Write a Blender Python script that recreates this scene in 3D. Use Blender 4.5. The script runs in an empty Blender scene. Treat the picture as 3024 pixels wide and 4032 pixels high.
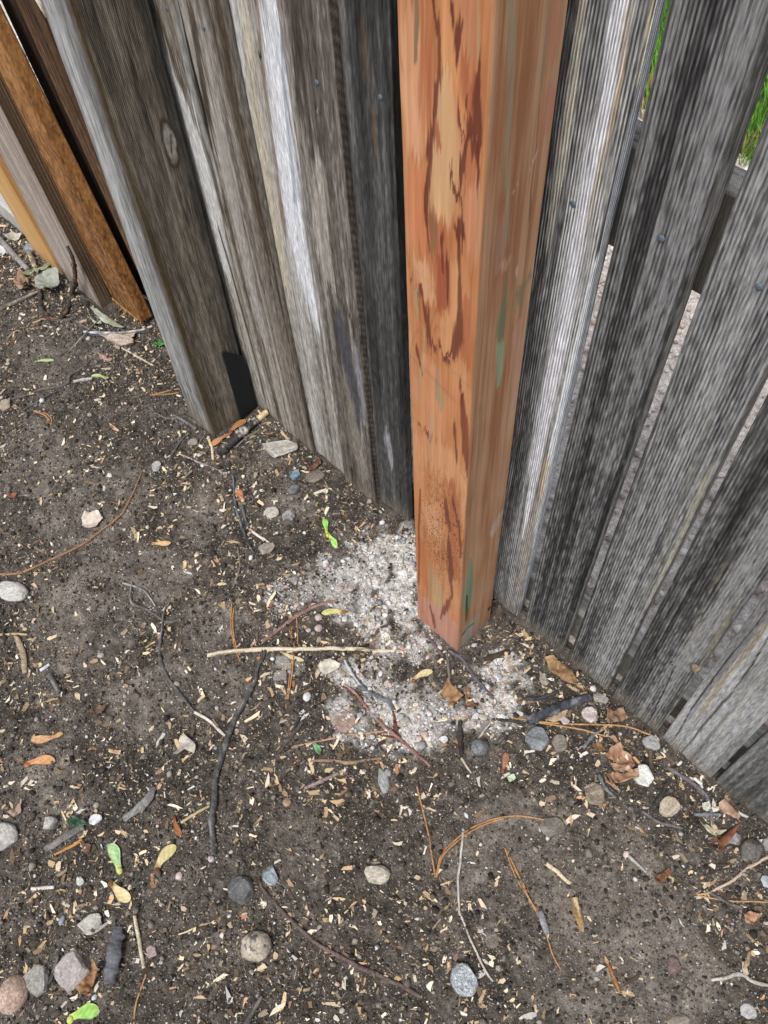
import bpy, bmesh, math
import numpy as np
from mathutils import Vector, Matrix

scene = bpy.context.scene
# ------------------------------------------------------------------ camera
CAM = np.array([0.931, -0.587, 1.350])
RGT = np.array([0.70208, 0.71101, -0.03923])
UPV = np.array([-0.58031, 0.60321, 0.54715])
BCK = np.array([0.41270, -0.36138, 0.83611])
FOC = 3261.0
cd = bpy.data.cameras.new('camera')
co = bpy.data.objects.new('camera', cd)
scene.collection.objects.link(co)
m = Matrix.Identity(4)
for i in range(3):
    m[i][0], m[i][1], m[i][2], m[i][3] = RGT[i], UPV[i], BCK[i], CAM[i]
co.matrix_world = m
cd.sensor_fit = 'VERTICAL'
cd.sensor_height = 36.0
cd.lens = FOC / 4032 * 36
cd.clip_start = 0.02
cd.clip_end = 500
scene.camera = co
scene.render.resolution_x, scene.render.resolution_y = 768, 1024
# ------------------------------------------------------------------ light
SUN_EL, SUN_AZ = math.radians(60), math.radians(283)   # azimuth: direction towards the sun, from +x counter-clockwise
wd = bpy.data.worlds.new('World')
scene.world = wd
wd.use_nodes = True
nt = wd.node_tree
sky = nt.nodes.new('ShaderNodeTexSky')
sky.sky_type = 'NISHITA'
sky.sun_disc = False
sky.sun_elevation = SUN_EL
sky.sun_rotation = math.pi / 2 - SUN_AZ
sky.air_density = 1.0
sky.dust_density = 2.0
sky.ozone_density = 1.0
hs = nt.nodes.new('ShaderNodeHueSaturation')
hs.inputs['Saturation'].default_value = 0.42           # overcast: a nearly neutral sky
nt.links.new(sky.outputs[0], hs.inputs['Color'])
nt.links.new(hs.outputs[0], nt.nodes['Background'].inputs[0])
nt.nodes['Background'].inputs[1].default_value = 0.115
sd = bpy.data.lights.new('sun', 'SUN')
sd.energy = 1.5
sd.angle = math.radians(22)
sd.color = (1.0, 0.985, 0.96)
so = bpy.data.objects.new('sun', sd)
scene.collection.objects.link(so)
sdir = Vector((math.cos(SUN_AZ) * math.cos(SUN_EL), math.sin(SUN_AZ) * math.cos(SUN_EL), math.sin(SUN_EL)))
so.rotation_euler = sdir.to_track_quat('Z', 'Y').to_euler()
scene.view_settings.view_transform = 'Standard'
scene.view_settings.look = 'None'
scene.view_settings.exposure = 0.92
scene.view_settings.gamma = 1.0

# ------------------------------------------------------------------ survey helpers: photo pixel -> point on a real surface
def ray(p):
    v = np.array([p[0] - 1512.0, -(p[1] - 2016.0), -FOC])
    return RGT * v[0] + UPV * v[1] + BCK * v[2]
def G(p, z=0.0):
    r = ray(p); return CAM + r * ((z - CAM[2]) / r[2])
def F(p, y=0.0):
    r = ray(p); return CAM + r * ((y - CAM[1]) / r[1])
def FX(p, x):
    r = ray(p); return CAM + r * ((x - CAM[0]) / r[0])
def mpp(w):
    return np.linalg.norm(np.asarray(w) - CAM) / FOC

# ------------------------------------------------------------------ noise
def _h(ix, iy, s):
    with np.errstate(over='ignore'):
        h = (ix.astype(np.uint32) * np.uint32(374761393)) ^ (iy.astype(np.uint32) * np.uint32(668265263)) ^ np.uint32((s * 2246822519 + 1) & 0xffffffff)
        h = (h ^ (h >> np.uint32(13))) * np.uint32(1274126177)
        h = h ^ (h >> np.uint32(16))
        h = h * np.uint32(2654435761); h = h ^ (h >> np.uint32(15))
    return (h & np.uint32(0xffffff)).astype(np.float64) / 0xffffff
def vn(x, y, s=0):
    x = np.asarray(x, float); y = np.asarray(y, float) + np.zeros_like(x)
    x = x + np.zeros_like(y)
    ix = np.floor(x).astype(np.int64); iy = np.floor(y).astype(np.int64)
    fx = x - ix; fy = y - iy
    fx = fx * fx * (3 - 2 * fx); fy = fy * fy * (3 - 2 * fy)
    ix = ix & 0xffffffff; iy = iy & 0xffffffff
    jx = (ix + 1) & 0xffffffff; jy = (iy + 1) & 0xffffffff
    a = _h(ix, iy, s); b = _h(jx, iy, s); c = _h(ix, jy, s); d = _h(jx, jy, s)
    return (a * (1 - fx) + b * fx) * (1 - fy) + (c * (1 - fx) + d * fx) * fy
def fbm(x, y, s=0, o=4, g=0.5):
    t = 0.0; a = 1.0; n = 0.0
    for k in range(o):
        t = t + a * vn(x * 2 ** k + 17.3 * k, y * 2 ** k - 9.1 * k, s + k * 31); n += a; a *= g
    return t / n
def sst(a, b, x):
    t = np.clip((x - a) / (b - a), 0, 1); return t * t * (3 - 2 * t)
def lin(c):
    if isinstance(c, str): c = [int(c[i:i + 2], 16) for i in (0, 2, 4)]
    c = np.array(c, float) / 255
    return np.where(c <= 0.04045, c / 12.92, ((c + 0.055) / 1.055) ** 2.4)
ALB = 0.80
def L(c): return lin(c) * ALB
def lerp(a, b, t):
    return a + (b - a) * (t[..., None] if np.ndim(t) else t)
def ramp3(pal, t):
    a, b, c = pal
    t = np.clip(t, 0, 1)
    return np.where((t < 0.5)[..., None], lerp(a, b, np.clip(t * 2, 0, 1)), lerp(b, c, np.clip(t * 2 - 1, 0, 1)))
RNG = np.random.default_rng(7)

# ------------------------------------------------------------------ object helpers
COL = scene.collection
def tag(o, label=None, cat=None, group=None, kind=None):
    if label: o['label'] = label
    if cat: o['category'] = cat
    if group: o['group'] = group
    if kind: o['kind'] = kind
    return o
def empty(name, loc, label, cat, group=None):
    o = bpy.data.objects.new(name, None); COL.objects.link(o)
    o.location = loc; o.empty_display_size = 0.05
    return tag(o, label, cat, group)
def mesh_obj(name, V, Fc, mat, cols=None, parent=None, smooth=True, loc=None):
    me = bpy.data.meshes.new(name)
    V = np.asarray(V, float)
    if isinstance(Fc, np.ndarray):
        nf, k = Fc.shape
        me.vertices.add(len(V)); me.vertices.foreach_set('co', V.astype(np.float32).ravel())
        me.loops.add(nf * k); me.loops.foreach_set('vertex_index', Fc.astype(np.int32).ravel())
        me.polygons.add(nf); me.polygons.foreach_set('loop_start', np.arange(0, nf * k, k, dtype=np.int32))
        me.update(calc_edges=True)
    else:
        me.from_pydata([tuple(v) for v in V], [], [tuple(int(i) for i in f) for f in Fc])
    me.validate()
    if cols is not None:
        at = me.color_attributes.new('Col', 'FLOAT_COLOR', 'POINT')
        c = np.ones((len(V), 4), np.float32); c[:, :3] = np.clip(cols, 0, 1)
        at.data.foreach_set('color', c.ravel())
    me.polygons.foreach_set('use_smooth', np.full(len(me.polygons), smooth))
    me.materials.append(mat)
    o = bpy.data.objects.new(name, me); COL.objects.link(o)
    if parent is not None:
        o.parent = parent
        if loc is None: loc = -np.array(parent.location)      # geometry is given in world coordinates
    if loc is not None: o.location = loc
    return o

# ------------------------------------------------------------------ materials
def new_mat(name):
    mt = bpy.data.materials.new(name); mt.use_nodes = True
    return mt, mt.node_tree, mt.node_tree.nodes['Principled BSDF']
def N(t, typ, **kw):
    n = t.nodes.new(typ)
    for k, v in kw.items(): setattr(n, k, v)
    return n
def wood_mat(name, sx, sz, amp, bump, rough=0.85, ridge=0.0, rfreq=300.0, spec=0.2):
    """vertex colour (growth streaks, stains) times fine fibre noise, optional raised grain ridges"""
    mt, t, b = new_mat(name)
    at = N(t, 'ShaderNodeAttribute', attribute_name='Col')
    tc = N(t, 'ShaderNodeTexCoord')
    mp = N(t, 'ShaderNodeMapping'); mp.inputs['Scale'].default_value = (sx, sx, sz)
    t.links.new(tc.outputs['Object'], mp.inputs[0])
    n1 = N(t, 'ShaderNodeTexNoise'); n1.inputs['Scale'].default_value = 1.0; n1.inputs['Detail'].default_value = 5; n1.inputs['Roughness'].default_value = 0.65
    t.links.new(mp.outputs[0], n1.inputs['Vector'])
    mr = N(t, 'ShaderNodeMapRange'); mr.inputs[1].default_value = 0.28; mr.inputs[2].default_value = 0.72
    mr.inputs[3].default_value = 1 - amp; mr.inputs[4].default_value = 1 + amp
    t.links.new(n1.outputs[0], mr.inputs[0])
    fac = mr.outputs[0]; hgt = n1.outputs[0]
    if ridge > 0:
        mp2 = N(t, 'ShaderNodeMapping'); mp2.inputs['Scale'].default_value = (rfreq, rfreq, 6.0)
        t.links.new(tc.outputs['Object'], mp2.inputs[0])
        mp3 = N(t, 'ShaderNodeMapping'); mp3.inputs['Scale'].default_value = (25, 25, 4)
        t.links.new(tc.outputs['Object'], mp3.inputs[0])
        nn = N(t, 'ShaderNodeTexNoise'); nn.inputs['Scale'].default_value = 1.0; nn.inputs['Detail'].default_value = 3
        t.links.new(mp3.outputs[0], nn.inputs['Vector'])
        sp = N(t, 'ShaderNodeSeparateXYZ'); t.links.new(mp2.outputs[0], sp.inputs[0])
        ad = N(t, 'ShaderNodeMath', operation='ADD'); t.links.new(sp.outputs[0], ad.inputs[0]); t.links.new(sp.outputs[1], ad.inputs[1])
        mu = N(t, 'ShaderNodeMath', operation='MULTIPLY_ADD'); t.links.new(nn.outputs[0], mu.inputs[0]); mu.inputs[1].default_value = 22.0
        t.links.new(ad.outputs[0], mu.inputs[2])
        si = N(t, 'ShaderNodeMath', operation='SINE'); t.links.new(mu.outputs[0], si.inputs[0])
        m2 = N(t, 'ShaderNodeMath', operation='MULTIPLY_ADD'); t.links.new(si.outputs[0], m2.inputs[0]); m2.inputs[1].default_value = ridge; m2.inputs[2].default_value = 1.0
        m3 = N(t, 'ShaderNodeMath', operation='MULTIPLY'); t.links.new(m2.outputs[0], m3.inputs[0]); t.links.new(fac, m3.inputs[1]); fac = m3.outputs[0]
        m4 = N(t, 'ShaderNodeMath', operation='MULTIPLY_ADD'); t.links.new(si.outputs[0], m4.inputs[0]); m4.inputs[1].default_value = 0.35; t.links.new(n1.outputs[0], m4.inputs[2]); hgt = m4.outputs[0]
    mx = N(t, 'ShaderNodeVectorMath', operation='SCALE')
    t.links.new(at.outputs['Color'], mx.inputs[0]); t.links.new(fac, mx.inputs['Scale'])
    t.links.new(mx.outputs[0], b.inputs['Base Color'])
    bp = N(t, 'ShaderNodeBump'); bp.inputs['Strength'].default_value = bump; bp.inputs['Distance'].default_value = 0.0015
    t.links.new(hgt, bp.inputs['Height']); t.links.new(bp.outputs[0], b.inputs['Normal'])
    b.inputs['Roughness'].default_value = rough
    b.inputs['Specular IOR Level'].default_value = spec
    return mt
M_OLD = wood_mat('weathered_wood', 680, 60, 0.58, 1.0)
M_RIDGE = wood_mat('ridged_weathered_wood', 560, 60, 0.45, 0.9, ridge=0.42, rfreq=1900.0)
M_GREY = wood_mat('fine_grained_grey_wood', 700, 60, 0.42, 0.6, ridge=0.10, rfreq=2400.0)
M_RED = wood_mat('fresh_treated_wood', 300, 14, 0.09, 0.22, rough=0.68, spec=0.3)
M_SAWN = wood_mat('rough_sawn_stained_wood', 520, 110, 0.28, 0.9, rough=0.8)

def litter_mat(name, scale, amp, bump, rough=0.85, spec=0.25, dist=0.001, voro=0.0, coord='Object'):
    mt, t, b = new_mat(name)
    at = N(t, 'ShaderNodeAttribute', attribute_name='Col')
    tc = N(t, 'ShaderNodeTexCoord')
    n1 = N(t, 'ShaderNodeTexNoise'); n1.inputs['Scale'].default_value = scale; n1.inputs['Detail'].default_value = 6; n1.inputs['Roughness'].default_value = 0.7
    t.links.new(tc.outputs[coord], n1.inputs['Vector'])
    mr = N(t, 'ShaderNodeMapRange'); mr.inputs[1].default_value = 0.28; mr.inputs[2].default_value = 0.72
    mr.inputs[3].default_value = 1 - amp; mr.inputs[4].default_value = 1 + amp
    t.links.new(n1.outputs[0], mr.inputs[0])
    mx = N(t, 'ShaderNodeVectorMath', operation='SCALE')
    t.links.new(at.outputs['Color'], mx.inputs[0]); t.links.new(mr.outputs[0], mx.inputs['Scale'])
    t.links.new(mx.outputs[0], b.inputs['Base Color'])
    bp = N(t, 'ShaderNodeBump'); bp.inputs['Strength'].default_value = bump; bp.inputs['Distance'].default_value = dist
    t.links.new(n1.outputs[0], bp.inputs['Height']); t.links.new(bp.outputs[0], b.inputs['Normal'])
    b.inputs['Roughness'].default_value = rough; b.inputs['Specular IOR Level'].default_value = spec
    return mt
M_CHIP = litter_mat('wood_chip', 500, 0.25, 0.4)
M_STONE = litter_mat('stone', 300, 0.38, 0.8, rough=0.8)
M_BARK = litter_mat('bark', 330, 0.42, 0.9, rough=0.9)
M_LEAF = litter_mat('dry_leaf', 200, 0.22, 0.5, rough=0.7)
M_CRUMB = litter_mat('soil_crumb', 600, 0.35, 0.6, rough=0.95, spec=0.1)
M_GRASS = litter_mat('grass_blade', 60, 0.2, 0.1, rough=0.6)

def soil_mat():
    mt, t, b = new_mat('soil')
    at = N(t, 'ShaderNodeAttribute', attribute_name='Col')
    tc = N(t, 'ShaderNodeTexCoord')
    n1 = N(t, 'ShaderNodeTexNoise'); n1.inputs['Scale'].default_value = 330; n1.inputs['Detail'].default_value = 7; n1.inputs['Roughness'].default_value = 0.75
    n2 = N(t, 'ShaderNodeTexNoise'); n2.inputs['Scale'].default_value = 90; n2.inputs['Detail'].default_value = 5
    vo = N(t, 'ShaderNodeTexVoronoi'); vo.inputs['Scale'].default_value = 420
    for n in (n1, n2, vo): t.links.new(tc.outputs['Object'], n.inputs['Vector'])
    r1 = N(t, 'ShaderNodeMapRange'); r1.inputs[1].default_value = 0.3; r1.inputs[2].default_value = 0.72; r1.inputs[3].default_value = 0.30; r1.inputs[4].default_value = 1.85
    t.links.new(n1.outputs[0], r1.inputs[0])
    r2 = N(t, 'ShaderNodeMapRange'); r2.inputs[1].default_value = 0.3; r2.inputs[2].default_value = 0.7; r2.inputs[3].default_value = 0.72; r2.inputs[4].default_value = 1.25
    t.links.new(n2.outputs[0], r2.inputs[0])
    mm = N(t, 'ShaderNodeMath', operation='MULTIPLY'); t.links.new(r1.outputs[0], mm.inputs[0]); t.links.new(r2.outputs[0], mm.inputs[1])
    mx = N(t, 'ShaderNodeVectorMath', operation='SCALE')
    t.links.new(at.outputs['Color'], mx.inputs[0]); t.links.new(mm.outputs[0], mx.inputs['Scale'])
    # pale mineral grains: random cells
    cr = N(t, 'ShaderNodeSeparateColor'); t.links.new(vo.outputs['Color'], cr.inputs[0])
    gt = N(t, 'ShaderNodeMath', operation='GREATER_THAN'); t.links.new(cr.outputs[0], gt.inputs[0]); gt.inputs[1].default_value = 0.88
    lt = N(t, 'ShaderNodeMath', operation='LESS_THAN'); t.links.new(vo.outputs['Distance'], lt.inputs[0]); lt.inputs[1].default_value = 0.34
    an = N(t, 'ShaderNodeMath', operation='MULTIPLY'); t.links.new(gt.outputs[0], an.inputs[0]); t.links.new(lt.outputs[0], an.inputs[1])
    a2 = N(t, 'ShaderNodeMath', operation='MULTIPLY'); t.links.new(an.outputs[0], a2.inputs[0]); a2.inputs[1].default_value = 0.8
    mi = N(t, 'ShaderNodeMix', data_type='RGBA'); t.links.new(a2.outputs[0], mi.inputs[0]); t.links.new(mx.outputs[0], mi.inputs[6]); mi.inputs[7].default_value = (0.34, 0.31, 0.28, 1)
    t.links.new(mi.outputs[2], b.inputs['Base Color'])
    b1 = N(t, 'ShaderNodeBump'); b1.inputs['Strength'].default_value = 0.9; b1.inputs['Distance'].default_value = 0.0022
    t.links.new(n1.outputs[0], b1.inputs['Height'])
    t.links.new(b1.outputs[0], b.inputs['Normal'])
    b.inputs['Roughness'].default_value = 0.95; b.inputs['Specular IOR Level'].default_value = 0.12
    return mt
M_SOIL = soil_mat()
def plain_mat(name, col, rough=0.6, metal=0.0, nscale=120, amp=0.2, bump=0.2):
    mt, t, b = new_mat(name)
    tc = N(t, 'ShaderNodeTexCoord')
    n1 = N(t, 'ShaderNodeTexNoise'); n1.inputs['Scale'].default_value = nscale; n1.inputs['Detail'].default_value = 5
    t.links.new(tc.outputs['Object'], n1.inputs['Vector'])
    cr = N(t, 'ShaderNodeValToRGB')
    c = np.array(col)
    cr.color_ramp.elements[0].position = 0.3; cr.color_ramp.elements[1].position = 0.7
    cr.color_ramp.elements[0].color = tuple(np.clip(c * (1 - amp), 0, 1)) + (1,); cr.color_ramp.elements[1].color = tuple(np.clip(c * (1 + amp), 0, 1)) + (1,)
    t.links.new(n1.outputs[0], cr.inputs[0]); t.links.new(cr.outputs[0], b.inputs['Base Color'])
    bp = N(t, 'ShaderNodeBump'); bp.inputs['Strength'].default_value = bump; bp.inputs['Distance'].default_value = 0.001
    t.links.new(n1.outputs[0], bp.inputs['Height']); t.links.new(bp.outputs[0], b.inputs['Normal'])
    b.inputs['Roughness'].default_value = rough; b.inputs['Metallic'].default_value = metal
    return mt
M_NAIL = plain_mat('galvanised_nail', lin('66727f') * 0.8, rough=0.55, metal=0.3, nscale=900)
M_BLACK = plain_mat('black_painted_metal', (0.004, 0.005, 0.007), rough=0.75, nscale=500, amp=0.5, bump=0.3)
M_CONC = plain_mat('concrete', lin('b4b0a8') * 0.8, rough=0.9, nscale=60, amp=0.25, bump=0.6)

# ------------------------------------------------------------------ boards and posts: a rounded section lofted along z
def section(w, d, nf, nr, r):
    """closed outline from back-left, left side, front (nf cells), right side (nr cells), back. returns x, y(0 front..d back), face code, s (m along that face)"""
    P = []
    P.append((0, d, 3, 0)); 
    nl = max(2, nr // 3)
    for i in range(nl): P.append((0, d - (d - r) * (i + 1) / nl, 2, (d - r) * (i + 1) / nl))
    P.append((r * 0.3, r * 0.3, 0, r * 0.3))
    for i in range(nf + 1): s = r + (w - 2 * r) * i / nf; P.append((s, 0, 0, s))
    P.append((w - r * 0.3, r * 0.3, 0, w - r * 0.3))
    for i in range(nr + 1): s = r + (d - r) * i / nr; P.append((w, s, 1, s))
    return np.array(P, float)
def timber(name, x0, y0, w, d, z0, z1, mat, paint, parent=None, seed=0, cell=0.0012, rcell=0.003, dz=0.004, r=0.002,
           edge=0.0005, wav=0.0008, cup=0.0, lean=0.0, leany=0.0, zfine=1.15, endcut=None, relief=None, notch=None):
    nf = max(4, int(w / cell)); nr = max(3, int(d / rcell))
    S = section(w, d, nf, nr, r)
    zs = list(np.arange(z0, min(z1, zfine), dz))
    if z1 > zfine: zs += list(np.arange(zfine, z1, 0.03))
    zs += [z1]; zs = np.array(zs)
    n = len(S); mz = len(zs)
    X = np.tile(S[:, 0], (mz, 1)); Y = np.tile(S[:, 1], (mz, 1)); FC = np.tile(S[:, 2], (mz, 1)); SS = np.tile(S[:, 3], (mz, 1))
    Z = np.tile(zs[:, None], (1, n))
    el = (fbm(zs * 9, zs * 0 + 3.3, seed, 4) - 0.5) * 4 * edge; er = (fbm(zs * 9, zs * 0 + 7.7, seed + 5, 4) - 0.5) * 4 * edge
    u = X / w
    XX = X + el[:, None] * (1 - u) + er[:, None] * u
    if notch is not None:
        XX = XX - notch(Z) * sst(0.55, 1.0, u)
    YY = Y + np.where(Y < d * 0.5, (fbm(X * 60, Z * 5, seed + 9, 3) - 0.5) * 2 * wav, 0) + cup * (1 - (2 * u - 1) ** 2) * (Y < d * 0.5)
    if relief is not None:
        YY = YY + np.where((FC == 0) & (Y < d * 0.3), relief(X, Z), 0)
    ZZ = Z.copy()
    if endcut is not None: ZZ[0] = ZZ[0] + endcut(X[0], Y[0])
    C = paint(FC, SS, Z, X, Y)
    V = np.stack([x0 + XX + lean * (ZZ - z0), y0 + YY + leany * (ZZ - z0), ZZ], -1).reshape(-1, 3)
    i = np.arange(n); j = (i + 1) % n
    rows = np.arange(mz - 1)[:, None] * n
    Q = np.stack([rows + i, rows + j, rows + n + j, rows + n + i], -1).reshape(-1, 4)
    # caps: fans about a centre vertex, as quads with a repeated centre avoided by triangles -> one ngon each
    V = np.concatenate([V]); cols = C.reshape(-1, 3)
    me = mesh_obj(name, V, Q, mat, cols, parent)
    bm = bmesh.new(); bm.from_mesh(me.data); bm.verts.ensure_lookup_table()
    try:
        bm.faces.new([bm.verts[k] for k in range(n)][::-1]); bm.faces.new([bm.verts[(mz - 1) * n + k] for k in range(n)])
    except ValueError: pass
    bm.to_mesh(me.data); bm.free()
    return me

def streak(S, Z, pts, seed, soft=0.4, wob=0.004, jag=0.015, wz=7.0, ws=40.0, fib=1.1):
    """mask of a stain that runs along the grain; pts = (s, z, half width) in metres"""
    p = np.array(sorted(pts, key=lambda q: q[1])); p[:, 2] *= 1.12
    zj = Z + (vn(S * 700, Z * 12, seed) - 0.5) * 2 * jag
    xs = S + (fbm(S * ws, Z * wz, seed + 3, 4) - 0.5) * 2 * wob
    xc = np.interp(zj, p[:, 1], p[:, 0]); w = np.interp(zj, p[:, 1], p[:, 2])
    end = sst(p[0, 1] - jag, p[0, 1] + jag * 0.6, zj) * (1 - sst(p[-1, 1] - jag * 0.6, p[-1, 1] + jag, zj))
    w = np.maximum(w * (0.35 + 0.65 * end), 1e-5)
    q = np.abs(xs - xc) / w + (fbm(S * 420, Z * 16, seed + 5, 3) - 0.5) * fib
    return (1 - sst(1 - soft, 1 + soft, q)) * sst(0, 0.5, end)
def blob(S, Z, s, z, rs, rz, soft=0.5):
    q = np.sqrt(((S - s) / rs) ** 2 + ((Z - z) / rz) ** 2)
    return 1 - sst(1 - soft, 1 + soft, q)
def frontpts(px, x0, y, lean=0.0, z0=0.0):
    out = []
    for x, yy, w in px:
        a = F((x, yy), y); b = F((x + w, yy), y)
        out.append((a[0] - x0 - lean * (a[2] - z0), a[2], abs(b[0] - a[0])))
    return out
def sidepts(px, x, y0):
    out = []
    for xx, yy, w in px:
        a = FX((xx, yy), x); b = FX((xx + w, yy), x)
        out.append((a[1] - y0, a[2], abs(b[1] - a[1])))
    return out

def weathered(seed, pal, feats=(), sidefeats=(), side=None, contrast=1.0, base=0.0, ground=None, fleck=0.35, ring=0.0, ringf=250.0, grey=0.5):
    def cool(c):
        c = L(c); g = float(c @ np.array([0.3, 0.55, 0.15])); return lerp(c, g * np.array([0.985, 1.0, 1.03]), grey)
    pal = [cool(c) for c in pal]
    sp = [cool(c) for c in side] if side else pal
    pal = [pal[0] * 0.82, pal[1], pal[2] * 1.10]; sp = [sp[0] * 0.85, sp[1], sp[2] * 1.1]
    def paint(FC, S, Z, X, Y):
        SS = S + FC * 0.37
        n1 = fbm(SS * 32, Z * 0.9, seed, 3); n2 = fbm(SS * 190, Z * 2.6, seed + 40, 3); n3 = fbm(SS * 430, Z * 70, seed + 80, 2)
        n4 = fbm(SS * 16, Z * 7, seed + 120, 4)
        t = 0.5 + base + contrast * (1.15 * (n1 - 0.5) + 0.95 * (n2 - 0.5) + fleck * 1.7 * (n3 - 0.5) + 0.35 * (n4 - 0.5))
        if ring:
            wob = fbm(SS * 14, Z * 2.2, seed + 66, 3) * 11
            t = t + ring * np.sin(SS * ringf * 6.283 + wob) * (0.5 + fbm(SS * 30, Z * 4, seed + 67, 2))
        c = np.where((FC == 1)[..., None], ramp3(sp, t), ramp3(pal, t))
        for k, (f, col, st, kw) in enumerate(feats):
            mk = streak(S, Z, f, seed + 200 + 7 * k, **kw) * (FC == 0) * st * np.clip(0.55 + 0.9 * n2, 0, 1.15)
            c = lerp(c, L(col) * (0.75 + 0.5 * n3)[..., None], np.clip(mk, 0, 1))
        for k, (f, col, st, kw) in enumerate(sidefeats):
            mk = streak(S, Z, f, seed + 400 + 7 * k, **kw) * (FC == 1) * st * np.clip(0.55 + 0.9 * n2, 0, 1.15)
            c = lerp(c, L(col) * (0.75 + 0.5 * n3)[..., None], np.clip(mk, 0, 1))
        if ground is not None:      # soil splash along the foot of the board
            col, h, st = ground
            g = (1 - sst(0, h, Z + (fbm(S * 45, Z * 12, seed + 300, 4) - 0.5) * h * 0.9)) * st
            c = lerp(c, L(col) * (0.7 + 0.6 * n3)[..., None], g)
        return c
    return paint
K = dict

def catmull(P, step):
    P = np.asarray(P, float)
    if len(P) == 2:
        n = max(3, int(np.linalg.norm(P[1] - P[0]) / step)); t = np.linspace(0, 1, n)[:, None]; return P[0] * (1 - t) + P[1] * t
    Q = np.concatenate([[2 * P[0] - P[1]], P, [2 * P[-1] - P[-2]]])
    out = []
    for i in range(len(P) - 1):
        a, b, c, d = Q[i:i + 4]; n = max(2, int(np.linalg.norm((c - b)[:3]) / step))
        t = np.linspace(0, 1, n, endpoint=False)[:, None]
        out.append(0.5 * ((2 * b) + (-a + c) * t + (2 * a - 5 * b + 4 * c - d) * t ** 2 + (-a + 3 * b - 3 * c + d) * t ** 3))
    out.append(P[-1:]); return np.concatenate(out)
def tube(P, r, cols, seed, sides=10, knots=True, rough=0.10, flat=1.0):
    n = len(P); T = np.gradient(P, axis=0); T /= np.linalg.norm(T, axis=1)[:, None] + 1e-9
    up = np.array([0, 0, 1.0]); S_ = np.cross(T, up); S_ /= np.linalg.norm(S_, axis=1)[:, None] + 1e-9; U_ = np.cross(S_, T)
    a = np.linspace(0, 2 * math.pi, sides, endpoint=False)
    d = np.concatenate([[0], np.cumsum(np.linalg.norm(np.diff(P, axis=0), axis=1))])
    A, D = np.meshgrid(a, d)
    rr = r[:, None] * (1 + rough * 2 * (fbm(np.cos(A) * 1.5 + D * 160, np.sin(A) * 1.5 + D * 40, seed, 3) - 0.5))
    if knots:
        rg = np.random.default_rng(seed)
        for k in rg.uniform(0.05, 0.95, max(2, int(d[-1] / 0.028))): rr = rr * (1 + 0.30 * np.exp(-((D - k * d[-1]) / 0.0022) ** 2))
    V = P[:, None] + S_[:, None] * (np.cos(A) * rr)[..., None] + U_[:, None] * (np.sin(A) * rr * flat)[..., None]
    i = np.arange(sides); j = (i + 1) % sides; rows = np.arange(n - 1)[:, None] * sides
    Q = np.stack([rows + i, rows + j, rows + sides + j, rows + sides + i], -1).reshape(-1, 4)
    c0, c1 = cols[0], cols[1]
    t = 0.5 + 1.6 * (fbm(D * 90, A * 1.2, seed + 3, 4) - 0.5) + 1.0 * (fbm(D * 600, A * 2.5, seed + 4, 2) - 0.5)
    C = lerp(L(c0), L(c1), np.clip(t, 0, 1))
    if len(cols) > 2: C = lerp(C, L(cols[2]), sst(0.60, 0.68, fbm(D * 45, A * 0.8 + 7, seed + 5, 3)) * 0.85)
    base = len(V.reshape(-1, 3))
    VV = np.concatenate([V.reshape(-1, 3), P[:1], P[-1:]]); CC = np.concatenate([C.reshape(-1, 3), C[0, :1], C[-1, :1]])
    Fc = [tuple(q) for q in Q] + [(base, (k + 1) % sides, k) for k in range(sides)] + [(base + 1, (n - 1) * sides + k, (n - 1) * sides + (k + 1) % sides) for k in range(sides)]
    return VV, Fc, CC

# ------------------------------------------------------------------ the board fence
fence = empty('fence', (0.43, 0.0, 0.0), 'weathered grey board fence of upright pickets with gaps, running behind both posts', 'fence')
TH = 0.015
FOOT = ('857b6c', 0.07, 0.55)
def zz(ox, oy, s, pts):       # enlarged-view coordinates -> photo coordinates
    return [(ox + x / s, oy + y / s, w / s) for x, y, w in pts]
def nail(parent, x, y, z, r=0.0036):
    bm = bmesh.new()
    bmesh.ops.create_uvsphere(bm, u_segments=14, v_segments=8, radius=r)
    for v in bm.verts: v.co.y *= 0.35
    V = [(v.co.x + x, v.co.y + y, v.co.z + z) for v in bm.verts]; Fc = [[q.index for q in f.verts] for f in bm.faces]
    bm.free()
    o = mesh_obj('nail', V, Fc, M_NAIL)
    o.parent = parent
    return o
def picket(x0, w, y0, mat, paint, label, seed, nails=(), **kw):
    o = timber('board', x0, y0, w, TH, kw.pop('z0', -0.03), 1.28, mat, paint, fence, seed=seed, **kw)
    o['label'] = label
    for (nx, nz) in nails: nail(o, nx, y0 - 0.0006, nz)
    return o
def fp(px, x0, y0, lean=0.0, z0=-0.03): return frontpts(px, x0, y0, lean, z0)

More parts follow.
